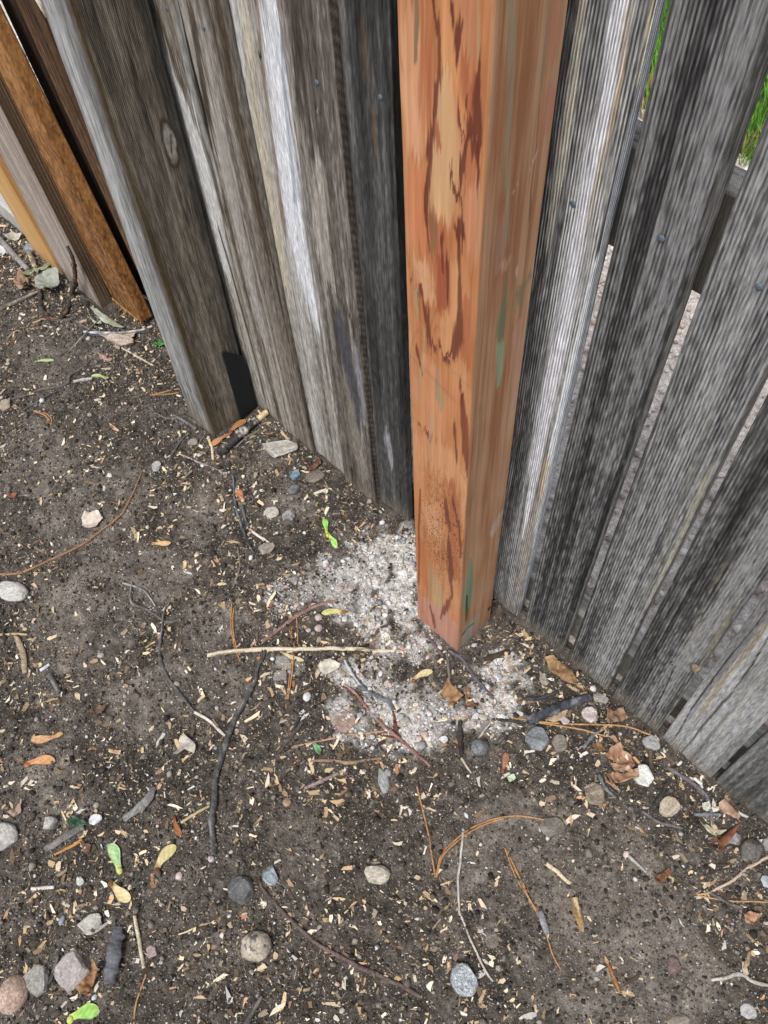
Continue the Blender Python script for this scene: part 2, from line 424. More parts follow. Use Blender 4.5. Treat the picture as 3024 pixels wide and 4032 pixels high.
# left of the red post
picket(-0.262, 0.104, 0.003, M_OLD, weathered(10, ('463b30', '7f7364', 'a89f92'), ground=FOOT), 'board hidden behind the old grey post', 10, lean=-0.02)
lp, xp, yp = -0.020, -0.150, 0.0005
picket(xp, 0.1145, yp, M_OLD, weathered(11, grey=0.22, pal=('4f4132', '8d8171', 'bdb6aa'), feats=[
    (fp([(640, 200, 12), (663, 259, 16), (741, 422, 24), (784, 573, 32), (814, 723, 32), (844, 844, 20), (885, 1050, 10)], xp, yp, lp), 'e2e0dc', 1.0, K(wob=0.004, jag=0.03, soft=0.6)),
    (fp([(600, 0, 8), (690, 240, 8), (753, 422, 8), (820, 610, 8), (880, 850, 5)], xp, yp, lp), '43331f', 0.75, K(wob=0.003, jag=0.03)),
    (fp([(570, 0, 12), (620, 200, 10), (700, 420, 7)], xp, yp, lp), 'b6b4b0', 0.8, K(wob=0.003, jag=0.03)),
    (fp([(690, 0, 10), (730, 230, 12), (775, 420, 10), (815, 570, 6)], xp, yp, lp), '9d9c98', 0.7, K(wob=0.003, jag=0.02)),
    (fp([(706, 10, 4), (760, 260, 4), (800, 420, 5), (832, 570, 3)], xp, yp, lp), '211b14', 0.9, K(wob=0.003, jag=0.02)),
    (fp([(860, 900, 4), (1010, 1420, 3), (1040, 1560, 3)], xp, yp, lp), '2d261d', 0.8, K(wob=0.0015)),
], ground=FOOT), 'board with a chalky white streak beside the old grey post', 11, [(-0.099, 0.815)], lean=lp, wav=0.0018)
lq, xq, yq = -0.028, -0.0345, -0.004
picket(xq, 0.094, yq, M_OLD, weathered(12, grey=0.22, pal=('463b30', '7f7364', 'a89f92'), feats=[
    (fp([(745, 0, 9), (800, 330, 8), (868, 723, 8), (905, 1000, 6)], xq, yq, lq), '3a2e21', 0.8, K(wob=0.002, jag=0.02)),
    (fp([(800, 60, 10), (850, 400, 14), (905, 700, 16), (960, 1000, 14), (1030, 1300, 12)], xq, yq, lq), 'a7a099', 0.75, K(wob=0.004, jag=0.04)),
    (fp([(858, 0, 14), (905, 330, 10), (985, 700, 10), (1055, 1000, 8)], xq, yq, lq), '4a3b2a', 0.8, K(wob=0.003, jag=0.03)),
    (fp([(1030, 1330, 3), (1060, 1460, 3), (1100, 1640, 2)], xq, yq, lq), '2d261d', 0.8, K(wob=0.0015)),
], ground=FOOT), 'brown-grey board between the white-streaked boards', 12, [(-0.013, 0.821)], lean=lq, wav=0.0016)
l2, x2, y2 = -0.014, 0.0545, 0.004
picket(x2, 0.0965, y2, M_OLD, weathered(13, grey=0.22, pal=('665a4c', '9d9488', 'c6c2bc'), feats=[
    (fp([(1055, -300, 36), (1070, 0, 38), (1092, 301, 38), (1122, 603, 36), (1152, 844, 32), (1180, 1000, 28), (1240, 1250, 16)], x2, y2, l2), 'e4e3e6', 1.05, K(wob=0.005, jag=0.05, soft=0.6)),
    (fp([(960, 0, 16), (1000, 362, 18), (1045, 663, 18), (1087, 904, 14), (1130, 1150, 10)], x2, y2, l2), 'c4b9a4', 0.8, K(wob=0.003, jag=0.04, soft=0.8)),
    (fp([(1010, 0, 6), (1042, 301, 6), (1080, 603, 6), (1120, 904, 6)], x2, y2, l2), '7a6446', 0.7, K(wob=0.003, jag=0.03)),
    (fp([(890, 0, 12), (920, 250, 12), (985, 600, 10), (1065, 1000, 8)], x2, y2, l2), '55493b', 0.8, K(wob=0.003, jag=0.03)),
    (fp([(1105, 100, 6), (1125, 400, 6), (1165, 800, 5)], x2, y2, l2), '8e97a4', 0.6, K(wob=0.003)),
    (fp([(1023, 205, 5), (1030, 232, 6)], x2, y2, l2), '17120d', 0.95, K(wob=0.001, jag=0.003)),
], ground=FOOT), 'board with a broad bright white streak down its right half', 13, (), lean=l2, wav=0.0014)
l3, x3, y3 = -0.008, 0.1535, -0.004
def saw_side(p):
    def q(FC, S, Z, X, Y):
        c = p(FC, S, Z, X, Y)
        st = 0.5 + 0.5 * np.sin((Z * 1.0 + S * 0.9) * 2 * math.pi / 0.0135)
        return np.where((FC == 1)[..., None], c * (0.55 + 0.85 * st)[..., None], c)
    return q
picket(x3, 0.089, y3, M_OLD, saw_side(weathered(14, grey=0.22, pal=('3b322a', '6d6257', 'a0978c'), feats=[
    (fp([(1180, -200, 18), (1170, 0, 18), (1170, 300, 14), (1185, 480, 9)], x3, y3, l3), '3a3129', 0.7, K(wob=0.004, jag=0.04)),
    (fp([(1250, 620, 16), (1262, 760, 26), (1270, 900, 30), (1290, 1040, 26), (1310, 1140, 10)], x3, y3, l3), 'b3aaa0', 0.75, K(wob=0.008, jag=0.03)),
    (fp([(1330, 1240, 16), (1365, 1400, 28), (1390, 1560, 24), (1410, 1680, 10)], x3, y3, l3), '46464d', 0.8, K(wob=0.004, jag=0.03)),
    (fp([(1400, 1380, 7), (1425, 1560, 8), (1440, 1680, 5)], x3, y3, l3), '9b9ba4', 0.7, K(wob=0.003, jag=0.02)),
    (fp([(1300, 1120, 5), (1340, 1180, 8), (1385, 1260, 6), (1395, 1330, 3)], x3, y3, l3), '3a3027', 0.7, K(wob=0.003, jag=0.01)),
    (fp([(1250, 435, 4), (1275, 445, 3), (1290, 452, 2)], x3, y3, l3), 'c9c2b8', 0.7, K(wob=0.001, jag=0.004)),
    (fp([(1345, 1450, 10), (1390, 1700, 20), (1420, 1850, 24)], x3, y3, l3), '8d8478', 0.7, K(wob=0.004, jag=0.03)),
], ground=FOOT)), 'dark brown-grey board with a ripped serrated edge', 14, [(0.203, 0.831)], lean=l3, wav=0.001)
l4, x4, y4 = -0.006, 0.238, 0.009
picket(x4, 0.080, y4, M_OLD, weathered(15, ('272523', '4b4844', '787069'), [
    (fp([(1520, 1690, 5), (1532, 1761, 12), (1540, 1830, 7)], x4, y4, l4), 'a4a4a8', 0.7, K(wob=0.004, jag=0.02)),
    (fp([(1470, 440, 6), (1472, 520, 7), (1475, 580, 4)], x4, y4, l4), '7d6048', 0.6, K(wob=0.003, jag=0.01)),
    (fp([(1430, 130, 14), (1440, 260, 20), (1450, 330, 10)], x4, y4, l4), '675646', 0.5, K(wob=0.006, jag=0.02)),
], side=('1d1d1c', '403f3c', '6d6c66'), ground=FOOT), 'nearly black board just left of the new red post', 15, [(0.294, 0.843)], lean=l4, r=0.0015)
picket(0.322, 0.09, 0.024, M_RIDGE, weathered(16, ('262523', '45433f', '6d6a63'), ground=FOOT, ring=0.3), 'dark ridged board half hidden behind the new red post', 16)
picket(0.416, 0.09, 0.004, M_OLD, weathered(17, ('2f2b28', '575049', '8f8980'), ground=FOOT), 'grey board hidden behind the new red post', 17)
# right of the red post
x, y0, ln = 0.5115, 0.0, 0.0055
picket(x, 0.0856, y0, M_RIDGE, weathered(21, ('35332f', '76726c', 'bdb9b2'), [
    (fp([(2470, -300, 26), (2446, 0, 28), (2416, 241, 26), (2368, 482, 28), (2307, 723, 26), (2262, 1000, 26), (2211, 1301, 24), (2163, 1542, 20), (2103, 1844, 16), (2070, 2050, 8)], x, y0, ln), 'e2e1e6', 1.0, K(wob=0.003, jag=0.05, soft=0.6)),
    (fp([(2300, -200, 18), (2290, 0, 20), (2262, 301, 20), (2215, 603, 18), (2165, 900, 10)], x, y0, ln), 'd4cebe', 0.95, K(wob=0.002, jag=0.04)),
    (fp([(2372, 960, 8), (2342, 1060, 12), (2290, 1301, 14), (2226, 1560, 14), (2180, 1750, 12), (2145, 1920, 12), (2105, 2120, 8)], x, y0, ln), 'e2e4e6', 1.05, K(wob=0.001, jag=0.03)),
    (fp([(2575, 0, 12), (2530, 300, 10), (2455, 640, 10), (2400, 900, 10)], x, y0, ln), 'b5a684', 1.0, K(wob=0.002, jag=0.03)),
    (fp([(2480, 0, 10), (2440, 330, 12), (2390, 560, 10), (2330, 790, 8)], x, y0, ln), 'c3ac84', 0.5, K(wob=0.003, jag=0.04)),
    (fp([(2150, 1820, 14), (2125, 1960, 14)], x, y0, ln), 'b79c6e', 0.6, K(wob=0.004, jag=0.02)),
    (fp([(2125, 2000, 26), (2085, 2180, 28), (2055, 2330, 24)], x, y0, ln), 'a89f90', 0.6, K(wob=0.003, jag=0.04)),
], side=('8f8c86', 'c3c4c4', 'e4e5e6'), ground=FOOT, fleck=0.4, ring=0.34, ringf=270), 'ridged board with white streaks just right of the new red post', 21, [(0.564, 0.847)], lean=ln, edge=0.0006, wav=0.001)
x, y0, ln = 0.6135, 0.0, 0.0
picket(x, 0.0822, y0, M_OLD, weathered(22, ('252322', '4c4a47', '8b8884'), [
    (fp([(2700, 480, 7), (2600, 860, 8), (2520, 1120, 6)], x, y0), '8f8d8c', 0.6, K(wob=0.003, jag=0.04)),
    (fp([(2560, 560, 4), (2480, 900, 5), (2420, 1200, 4)], x, y0), '8a8988', 0.6, K(wob=0.002, jag=0.04)),
    (fp([(2990, 150, 8), (2880, 600, 9), (2800, 800, 8)], x, y0), '777069', 0.5, K(wob=0.004, jag=0.04)),
], side=('4d4439', '8a8071', 'b0a797'), fleck=0.5, ground=FOOT, ring=0.30, ringf=250), 'dark flecked board, second right of the new red post', 22, [(0.66, 0.859)], lean=ln, r=0.003)
x, y0, ln = 0.7105, 0.001, -0.001
picket(x, 0.0828, y0, M_OLD, weathered(23, ('33312f', '64615c', '9f9c97'), [
    (fp([(2780, 1700, 8), (2640, 2100, 10), (2520, 2400, 8)], x, y0), '8e8a80', 0.5, K(wob=0.003, jag=0.05)),
    (fp([(2800, 1850, 12), (2660, 2170, 12), (2560, 2380, 12)], x, y0), 'a59c88', 0.5, K(wob=0.003, jag=0.05)),
], side=('5a4f40', '978a74', 'b9ae9c'), fleck=0.5, ground=FOOT, ring=0.30, ringf=262), 'grey board with rubbed cross scratches, third right of the new red post', 23, [(0.756, 0.861)], lean=ln, r=0.004)
x, y0, ln = 0.8072, 0.0, -0.007
def knot(p, s, z, rs, rz, col, dark, seed):
    def q(FC, S, Z, X, Y):
        c = p(FC, S, Z, X, Y)
        w1 = (fbm(S * 90, Z * 60, seed, 3) - 0.5) * 0.5
        q1 = np.sqrt(((S - s) / rs) ** 2 + ((Z - z) / rz) ** 2) + w1
        mk = (1 - sst(0.75, 1.0, q1)) * (FC == q.face)
        tone = 0.55 + 0.9 * fbm(S * 260, Z * 200, seed + 2, 3)
        c = lerp(c, L(col) * tone[..., None], mk)
        rim = np.exp(-((q1 - 1.05) / 0.16) ** 2) * (FC == q.face) * 0.8
        c = lerp(c, L(dark), rim)
        cr = np.exp(-((S - s - (Z - z) * 0.25 - 0.002) / (rs * 0.12)) ** 2) * (q1 < 0.55) * (FC == q.face)
        return lerp(c, L('15110d'), cr * 0.9)
    q.face = 0
    return q
picket(x, 0.0868, y0, M_OLD, knot(weathered(24, ('2e2c29', '5a5751', '928d84'), [
    (fp([(2960, 1930, 2.5), (2800, 2190, 3), (2660, 2420, 3), (2590, 2540, 3), (2560, 2650, 2.5), (2450, 2830, 2)], x, y0, ln), '0e0c0a', 0.95, K(wob=0.0015, jag=0.01)),
    (fp([(2640, 2560, 2), (2650, 2640, 2.5), (2560, 2830, 2.5), (2520, 2880, 2)], x, y0, ln), '0e0c0a', 0.85, K(wob=0.001, jag=0.01)),
    (fp([(2700, 2680, 2), (2610, 2830, 2), (2570, 2890, 2)], x, y0, ln), '14110e', 0.7, K(wob=0.001, jag=0.01)),
    (fp([(2880, 2180, 3), (2800, 2320, 3), (2740, 2460, 3), (2690, 2560, 3)], x, y0, ln), '8d7c66', 0.6, K(wob=0.002, jag=0.01)),
    (fp([(2890, 2400, 10), (2830, 2500, 10), (2770, 2590, 8)], x, y0, ln), '8f8676', 0.6, K(wob=0.003, jag=0.03)),
], side=('4d4439', '8a8071', 'b0a797'), fleck=0.5, ground=FOOT, ring=0.26, ringf=240), 0.0865, 0.262, 0.012, 0.014, '9c8d74', '4a4136', 5),
    'dark board with long black cracks bending round a knot at its edge', 24, lean=ln)
x, y0, ln = 0.9052, 0.0, -0.008
def ripple(X, Z): return -0.003 * (fbm(X * 55, Z * 3.0, 91, 3) - 0.5) * 2
picket(x, 0.0925, y0, M_OLD, weathered(25, ('5b5248', '8f8a83', 'bdbab4'), [
    (fp([(2990, 2440, 3), (2830, 2640, 4), (2720, 2800, 4), (2660, 2900, 3)], x, y0, ln), '241a10', 0.9, K(wob=0.002, jag=0.02)),
    (fp([(3020, 2520, 4), (2890, 2720, 5), (2780, 2850, 5), (2680, 2965, 4)], x, y0, ln), '3a2c1c', 0.8, K(wob=0.003, jag=0.03)),
    (fp([(3010, 2470, 12), (2860, 2680, 12), (2740, 2830, 10)], x, y0, ln), '96815f', 0.6, K(wob=0.004, jag=0.03)),
    (fp([(3020, 2640, 12), (2900, 2800, 12), (2800, 2910, 10)], x, y0, ln), 'bcb8b0', 0.7, K(wob=0.004, jag=0.03)),
], side=('5a4f40', '978a74', 'b9ae9c'), fleck=0.3, ground=FOOT, contrast=0.8), 'pale grey furrowed board with brown cracks', 25, lean=ln, relief=ripple, edge=0.0008)
x = 1.0045
picket(x, 0.0925, 0.0, M_OLD, weathered(26, ('4b4842', '716f69', '94918a'), [
    (fp([(2860, 3090, 2), (2960, 3170, 2)], x, 0.0), 'b0aea8', 0.5, K()),
], fleck=0.4, ground=('6a6054', 0.05, 0.6)), 'plain grey board at the right-hand edge of the picture', 26, lean=-0.002)
for k in range(2):
    picket(1.105 + 0.0985 * k, 0.09, 0.0, M_OLD, weathered(27 + k, ('3d3934', '66615a', '95918a'), ground=FOOT), 'grey board beyond the right edge', 27 + k)
# rails behind the boards
RAILP = weathered(31, ('6a645b', '9a948a', 'c0bbb2'), fleck=0.4)
def rail(z0, z1, y0, y1, x0, x1, seed):
    nx = int((x1 - x0) / 0.004)
    xs = np.linspace(x0, x1, nx)
    prof = [(y0, z0), (y0, z1 - 0.002), (y0 + 0.002, z1)] + [(y0 + 0.002 + (y1 - y0 - 0.004) * i / 10, z1) for i in range(1, 11)] + [(y1, z1 - 0.002), (y1, z0)]
    prof = np.array(prof); n = len(prof)
    V = np.zeros((nx, n, 3)); V[..., 0] = xs[:, None]; V[..., 1] = prof[:, 0]; V[..., 2] = prof[:, 1]
    V[..., 2] += (fbm(V[..., 0] * 6, V[..., 1] * 90, seed, 3) - 0.5) * 0.002 * (V[..., 2] > z1 - 0.004)
    t = 0.5 + 1.2 * (fbm(V[..., 0] * 4, V[..., 1] * 120, seed, 3) - 0.5) + 0.9 * (fbm(V[..., 0] * 20, V[..., 1] * 420, seed + 4, 3) - 0.5)
    C = ramp3([L('4d473f'), L('a09a90'), L('c9c5bd')], t)
    i = np.arange(n); j = (i + 1) % n; rows = np.arange(nx - 1)[:, None] * n
    Q = np.stack([rows + i, rows + n + i, rows + n + j, rows + j], -1).reshape(-1, 4)
    return mesh_obj('rail', V.reshape(-1, 3), Q, M_GREY, C.reshape(-1, 3), fence, smooth=False)
rail(0.785, 0.895, 0.045, 0.083, -0.2, 1.3, 51)['label'] = 'upper rail seen as dark bars through the gaps'
rail(-0.03, 0.078, 0.045, 0.085, -0.2, 1.3, 52)['label'] = 'bottom rail whose pale top edge shows through the gaps'

# ------------------------------------------------------------------ the new red post
RX, RY, RW, RD, RL = 0.469, -0.1195, 0.0955, 0.086, -0.0145
ZA = lambda pts: zz(1550, 0, 2.212, pts)
ZB = lambda pts: zz(1500, 1000, 1.659, pts)
ZC = lambda pts: zz(1500, 1900, 1.693, pts)
DK, DK2, BR = '6a3326', '7c4030', '9a5a3c'
front_feats = []
def ff(px, col, st, **kw): front_feats.append((frontpts(px, RX, RY, RL), col, st, kw))
J = K(wob=0.0024, jag=0.013, soft=0.34, ws=170.0, wz=22.0, fib=0.7)
# broad warm / pale areas first
ff(ZA([(460, -700, 40), (440, 0, 45), (460, 400, 55), (480, 640, 60)]), 'd89a68', 0.75, wob=0.002, jag=0.01, soft=0.6)
ff(ZA([(470, 680, 40), (450, 800, 70), (450, 1000, 85), (450, 1150, 95), (440, 1400, 110), (430, 1550, 110), (420, 1750, 110), (430, 1900, 90)]), 'd2a67a', 0.85, wob=0.003, jag=0.012, soft=0.4)
ff(ZA([(170, 100, 60), (150, 700, 70), (180, 1300, 80)]), 'dba27c', 0.7, wob=0.004, jag=0.02, soft=0.6)
ff(ZA([(200, 1500, 80), (200, 1800, 80), (220, 2100, 80)]), 'cf8258', 0.7, wob=0.004, jag=0.02, soft=0.6)
ff(ZA([(640, -100, 50), (660, 300, 60), (670, 560, 50)]), 'bd7f60', 0.6, wob=0.003, jag=0.02, soft=0.7)
ff(ZA([(690, 1600, 60), (690, 1900, 60), (690, 2200, 60)]), 'cf9370', 0.6, wob=0.003, jag=0.02, soft=0.6)
ff(ZB([(270, 60, 50), (300, 180, 55), (320, 300, 40)]), 'd9a680', 0.7, wob=0.003, jag=0.012, soft=0.5)
ff(ZB([(470, 60, 30), (470, 300, 40), (450, 500, 50), (430, 640, 45)]), 'd2986a', 0.7, wob=0.003, jag=0.012, soft=0.5)
ff(ZB([(300, 700, 70), (330, 900, 80), (330, 1150, 80)]), 'd69a70', 0.6, wob=0.004, jag=0.012, soft=0.6)
ff(ZB([(390, 1260, 130), (390, 1420, 140)]), 'd49c72', 0.7, wob=0.003, jag=0.02, soft=0.5)
ff(ZC([(330, 150, 40), (330, 260, 50), (340, 340, 50)]), 'd09a74', 0.6, wob=0.003, jag=0.012, soft=0.6)
ff(ZC([(370, 640, 28), (385, 720, 32), (380, 840, 28)]), 'b29a72', 0.7, wob=0.002, jag=0.01, soft=0.6)
ff(ZC([(400, 860, 150), (420, 960, 160), (440, 1120, 150)]), 'b98c7c', 0.75, wob=0.003, jag=0.012, soft=0.5)
# reddish mid tones
ff(ZA([(250, 400, 14), (240, 700, 16), (230, 900, 12)]), 'b86a48', 0.6, soft=0.6, wob=0.002, jag=0.012)
ff(ZA([(310, 500, 30), (320, 750, 35), (340, 950, 20)]), 'b4674a', 0.6, soft=0.6, wob=0.003, jag=0.02)
ff(ZA([(600, 520, 26), (650, 720, 60), (670, 880, 70), (660, 1020, 50)]), 'a5583a', 0.7, soft=0.5, wob=0.003, jag=0.015)
ff(ZA([(560, 700, 24), (600, 850, 28), (640, 980, 22)]), 'd08a50', 0.7, soft=0.5, wob=0.002)
ff(ZA([(650, 1280, 60), (660, 1420, 60), (640, 1600, 50)]), 'ad6544', 0.7, soft=0.5, wob=0.003, jag=0.015)
ff(ZA([(400, 1990, 60), (430, 2150, 60), (430, 2350, 50)]), 'b0694a', 0.6, soft=0.5, wob=0.003, jag=0.015)
ff(ZB([(400, 20, 40), (410, 160, 42), (400, 300, 45), (395, 360, 20)]), '9c5236', 0.85, **J)
ff(ZB([(560, 300, 24), (560, 450, 30), (540, 600, 40), (560, 720, 24)]), 'a8603f', 0.7, soft=0.5, wob=0.003, jag=0.012)
ff(ZC([(500, 110, 30), (500, 300, 40), (500, 450, 34), (495, 640, 26)]), 'a8623f', 0.7, soft=0.5, wob=0.003, jag=0.012)
ff(ZC([(290, 400, 40), (290, 600, 45), (300, 700, 30)]), 'b5693f', 0.6, soft=0.6, wob=0.003, jag=0.012)
# dark heartwood flames
for px in ([(352, -500, 10), (350, 0, 13), (385, 250, 16), (408, 400, 12), (405, 550, 14), (400, 680, 16), (375, 800, 13), (368, 950, 16), (350, 1080, 18), (330, 1200, 26), (310, 1330, 28), (318, 1450, 16), (298, 1600, 22), (290, 1750, 20), (300, 1950, 11), (320, 2100, 9)],
           [(500, -20, 20), (508, 40, 26), (525, 130, 20)], [(565, 215, 24), (575, 280, 36), (562, 350, 30), (550, 410, 16)],
           [(738, 620, 10), (735, 780, 28), (730, 900, 42), (735, 1050, 38), (720, 1150, 48), (725, 1240, 46), (735, 1300, 24)],
           [(630, 950, 14), (665, 1080, 28), (690, 1180, 60), (700, 1250, 40)], [(558, 920, 8), (565, 1050, 12), (585, 1140, 22), (640, 1220, 30)],
           [(740, 1280, 18), (740, 1400, 16), (738, 1570, 12)],
           [(625, 1290, 10), (605, 1400, 24), (600, 1500, 26), (580, 1600, 18)], [(500, 1490, 12), (530, 1600, 24), (555, 1680, 22), (575, 1760, 8)],
           [(590, 1960, 24), (580, 2050, 44), (570, 2110, 20)], [(440, 1990, 8), (430, 2150, 10), (440, 2300, 12)]):
    ff(ZA(px), DK, 0.92, **J)
ff(ZA([(590, 1740, 6), (600, 1850, 4), (606, 2000, 4), (600, 2200, 5)]), '4c3226', 0.85, wob=0.001, jag=0.004)
ff(ZA([(380, 1120, 22), (392, 1220, 24), (385, 1290, 10)]), 'a0583a', 0.8, **J)
ff(ZA([(325, 1780, 12), (335, 1900, 26), (350, 2040, 32), (360, 2200, 30)]), '8a6244', 0.75, **J)
ff(ZA([(195, -500, 14), (205, 0, 20), (212, 180, 20), (204, 350, 13), (200, 480, 13), (208, 570, 5)]), '75624e', 0.8, wob=0.0015, jag=0.008, soft=0.4)
for px in ([(437, 60, 7), (442, 180, 8), (435, 320, 6)], [(520, -60, 12), (520, 100, 12), (525, 200, 10), (520, 320, 14), (522, 420, 18), (515, 520, 28), (495, 620, 22), (470, 690, 26), (440, 712, 24), (420, 680, 10)],
           [(205, 180, 10), (240, 210, 18), (265, 270, 12), (290, 370, 16), (310, 450, 16), (315, 540, 16), (340, 620, 16), (362, 660, 10)],
           [(235, 610, 9), (250, 680, 12), (266, 760, 8)], [(385, 600, 8), (410, 660, 14), (425, 690, 8)],
           [(535, 960, 16), (545, 1080, 22), (550, 1200, 20), (552, 1300, 18), (560, 1420, 6)], [(250, 1110, 12), (300, 1150, 18), (316, 1210, 6)],
           [(480, 1120, 8), (488, 1250, 8), (495, 1370, 5)], [(520, 840, 6), (530, 960, 8)]):
    ff(ZB(px), DK, 0.85, **J)
for px in ([(435, 90, 6), (433, 180, 14), (448, 260, 16), (460, 320, 9)], [(455, 380, 10), (460, 480, 15), (468, 580, 20), (465, 650, 11), (478, 770, 10)],
           [(480, 115, 8), (500, 200, 9), (522, 300, 8), (532, 400, 7), (536, 490, 5)], [(330, 840, 8), (350, 900, 12), (362, 970, 9), (390, 1000, 5)], [(465, 770, 8), (440, 830, 20), (400, 890, 8)]):
    ff(ZC(px), '6b3a2e', 0.8, **J)
ff(ZC([(268, 50, 5), (262, 200, 7), (256, 300, 7), (258, 420, 7), (257, 520, 5), (252, 680, 5)]), '7b4126', 0.8, wob=0.001, jag=0.006)
ff(ZC([(250, 690, 5), (280, 715, 6), (312, 742, 5)]), '5a4030', 0.75, wob=0.0008, jag=0.002)
# thin grey-green treatment lines
ff(ZA([(735, -600, 8), (735, 0, 9), (738, 300, 9), (735, 560, 8)]), 'a39a70', 0.7, wob=0.001, jag=0.01, soft=0.5)
ff(ZA([(735, 1620, 8), (740, 1800, 10), (735, 2200, 8)]), '9a8662', 0.6, wob=0.001, jag=0.01, soft=0.5)
ff(ZB([(240, 230, 8), (235, 330, 8), (245, 420, 5)]), 'a89a78', 0.7, wob=0.001, jag=0.006, soft=0.5)
ff(ZB([(285, 480, 4), (280, 650, 5), (250, 860, 9), (240, 960, 6)]), 'a89a78', 0.7, wob=0.001, jag=0.006, soft=0.5)
ff(ZB([(330, 1040, 8), (330, 1120, 8), (310, 1260, 4), (295, 1400, 4)]), 'b0a183', 0.7, wob=0.001, jag=0.006, soft=0.5)
ff(ZC([(330, 540, 8), (335, 640, 14), (330, 770, 9)]), 'a0906a', 0.6, wob=0.001, jag=0.006, soft=0.5)
ff(ZB([(370, 740, 5), (372, 860, 16), (385, 960, 22), (395, 1000, 8)]), '8a8870', 0.6, wob=0.002, jag=0.012, soft=0.6)
side_feats = []
def sf(px, col, st, **kw): side_feats.append((sidepts(px, RX + RW - 0.008, RY), col, st, kw))
sf(ZA([(835, -600, 14), (835, 0, 20), (835, 400, 13), (830, 700, 10), (822, 950, 8), (815, 1250, 8)]), 'b3a883', 0.85, wob=0.001, jag=0.01, soft=0.4)
sf(ZA([(810, 1350, 12), (830, 1520, 14), (815, 1750, 15), (795, 1950, 12), (785, 2250, 9)]), '9fa184', 0.85, wob=0.001, jag=0.01, soft=0.4)
sf(ZA([(885, 0, 6), (880, 150, 5)]), '5e5a4a', 0.7, wob=0.001, jag=0.01)
sf(ZA([(1115, -300, 22), (1110, 0, 26), (1098, 350, 24), (1080, 600, 26), (1070, 900, 24), (1050, 1200, 16), (1040, 1500, 12), (1040, 1750, 14), (1035, 2100, 8)]), 'a9a081', 0.8, wob=0.0012, jag=0.02, soft=0.5)
sf(ZA([(1430, -200, 8), (1410, 150, 8), (1380, 420, 10), (1350, 700, 5)]), '9a9072', 0.7, wob=0.001, jag=0.01)
sf(ZA([(900, 500, 8), (895, 800, 9), (890, 1000, 5)]), 'a28c66', 0.6, wob=0.001, jag=0.01)
sf(ZA([(1000, 1300, 14), (985, 1550, 12)]), '9c8a60', 0.6, wob=0.001, jag=0.01, soft=0.6)
sf(ZA([(1330, 900, 4), (1290, 1300, 4), (1235, 1700, 5), (1220, 1940, 4)]), '6f4630', 0.6, wob=0.001, jag=0.01)
sf(ZA([(1420, 800, 40), (1390, 1000, 40), (1340, 1250, 34)]), 'c4856c', 0.6, wob=0.002, jag=0.01, soft=0.7)
sf(ZA([(1480, 0, 40), (1450, 500, 40)]), 'bd8062', 0.5, wob=0.002, jag=0.02, soft=0.7)
sf(ZA([(1000, 600, 50), (1000, 900, 50), (930, 1400, 40)]), 'b07150', 0.6, wob=0.003, jag=0.02, soft=0.7)
sf(ZA([(960, 2000, 50), (960, 2250, 60)]), 'c19682', 0.6, wob=0.003, jag=0.02, soft=0.8)
sf(ZA([(1290, 1360, 5), (1250, 1460, 8), (1230, 1500, 4)]), 'd8b6a6', 0.8, wob=0.002, jag=0.006)
sf(ZA([(1120, 1640, 6), (1085, 1690, 8)]), 'd8c6b4', 0.8, wob=0.002, jag=0.006)
sf(ZB([(645, -100, 14), (635, 300, 15), (625, 600, 14), (612, 900, 12)]), '9a8763', 0.6, wob=0.0012, jag=0.012, soft=0.6)
sf(ZB([(845, 170, 5), (820, 330, 14), (802, 470, 22), (795, 570, 20)]), '7f8a66', 0.85, wob=0.0015, jag=0.01, soft=0.4)
sf(ZB([(795, 590, 18), (790, 700, 20), (782, 790, 16), (770, 880, 5)]), '9db390', 0.9, wob=0.0015, jag=0.008, soft=0.4)
sf(ZB([(1000, 130, 10), (960, 200, 20), (920, 260, 30), (930, 330, 14)]), '7d8462', 0.7, wob=0.003, jag=0.01, soft=0.6)
sf(ZB([(930, 440, 12), (900, 520, 20), (905, 640, 16), (890, 800, 18), (880, 900, 16), (875, 1000, 8)]), 'cfa08a', 0.75, wob=0.003, jag=0.006, soft=0.5)
sf(ZB([(840, 60, 30), (830, 110, 20)]), 'd0a892', 0.7, wob=0.003, jag=0.006, soft=0.6)
sf(ZB([(910, 100, 8), (905, 150, 8)]), 'dcb8a8', 0.8, wob=0.002, jag=0.004)
sf(ZB([(660, 980, 10), (640, 1300, 10), (600, 1600, 10)]), '9c8560', 0.6, wob=0.001, jag=0.012, soft=0.6)
sf(ZC([(800, 180, 14), (770, 240, 26), (740, 310, 22), (730, 350, 8)]), 'd3b6a6', 0.75, wob=0.003, jag=0.005, soft=0.5)
sf(ZC([(775, 370, 14), (770, 440, 10)]), 'c9a898', 0.6, wob=0.003, jag=0.005, soft=0.6)
sf(ZC([(585, 500, 6), (580, 600, 14), (568, 700, 22), (560, 830, 24)]), '84a083', 0.9, wob=0.0012, jag=0.006, soft=0.4)
sf(ZC([(560, 740, 5), (555, 850, 7), (550, 910, 4)]), '33402f', 0.8, wob=0.001, jag=0.004)
sf(ZC([(640, 850, 16), (590, 900, 40), (560, 980, 40), (545, 1060, 30), (525, 1120, 20)]), 'a3aa9c', 0.8, wob=0.002, jag=0.004, soft=0.5)
sf(ZC([(605, 918, 4), (580, 935, 9), (550, 955, 6)]), '1c130c', 0.95, wob=0.0006, jag=0.001, soft=0.25)
sf(ZC([(548, 960, 5), (530, 990, 8), (522, 1004, 5)]), '1c130c', 0.95, wob=0.0006, jag=0.001, soft=0.25)
sf(ZC([(700, 815, 8), (700, 835, 8)]), '3a2114', 0.9, wob=0.0006, jag=0.001)
sf(ZC([(660, 900, 60), (620, 1000, 60)]), 'b08a7a', 0.5, wob=0.002, jag=0.006, soft=0.7)
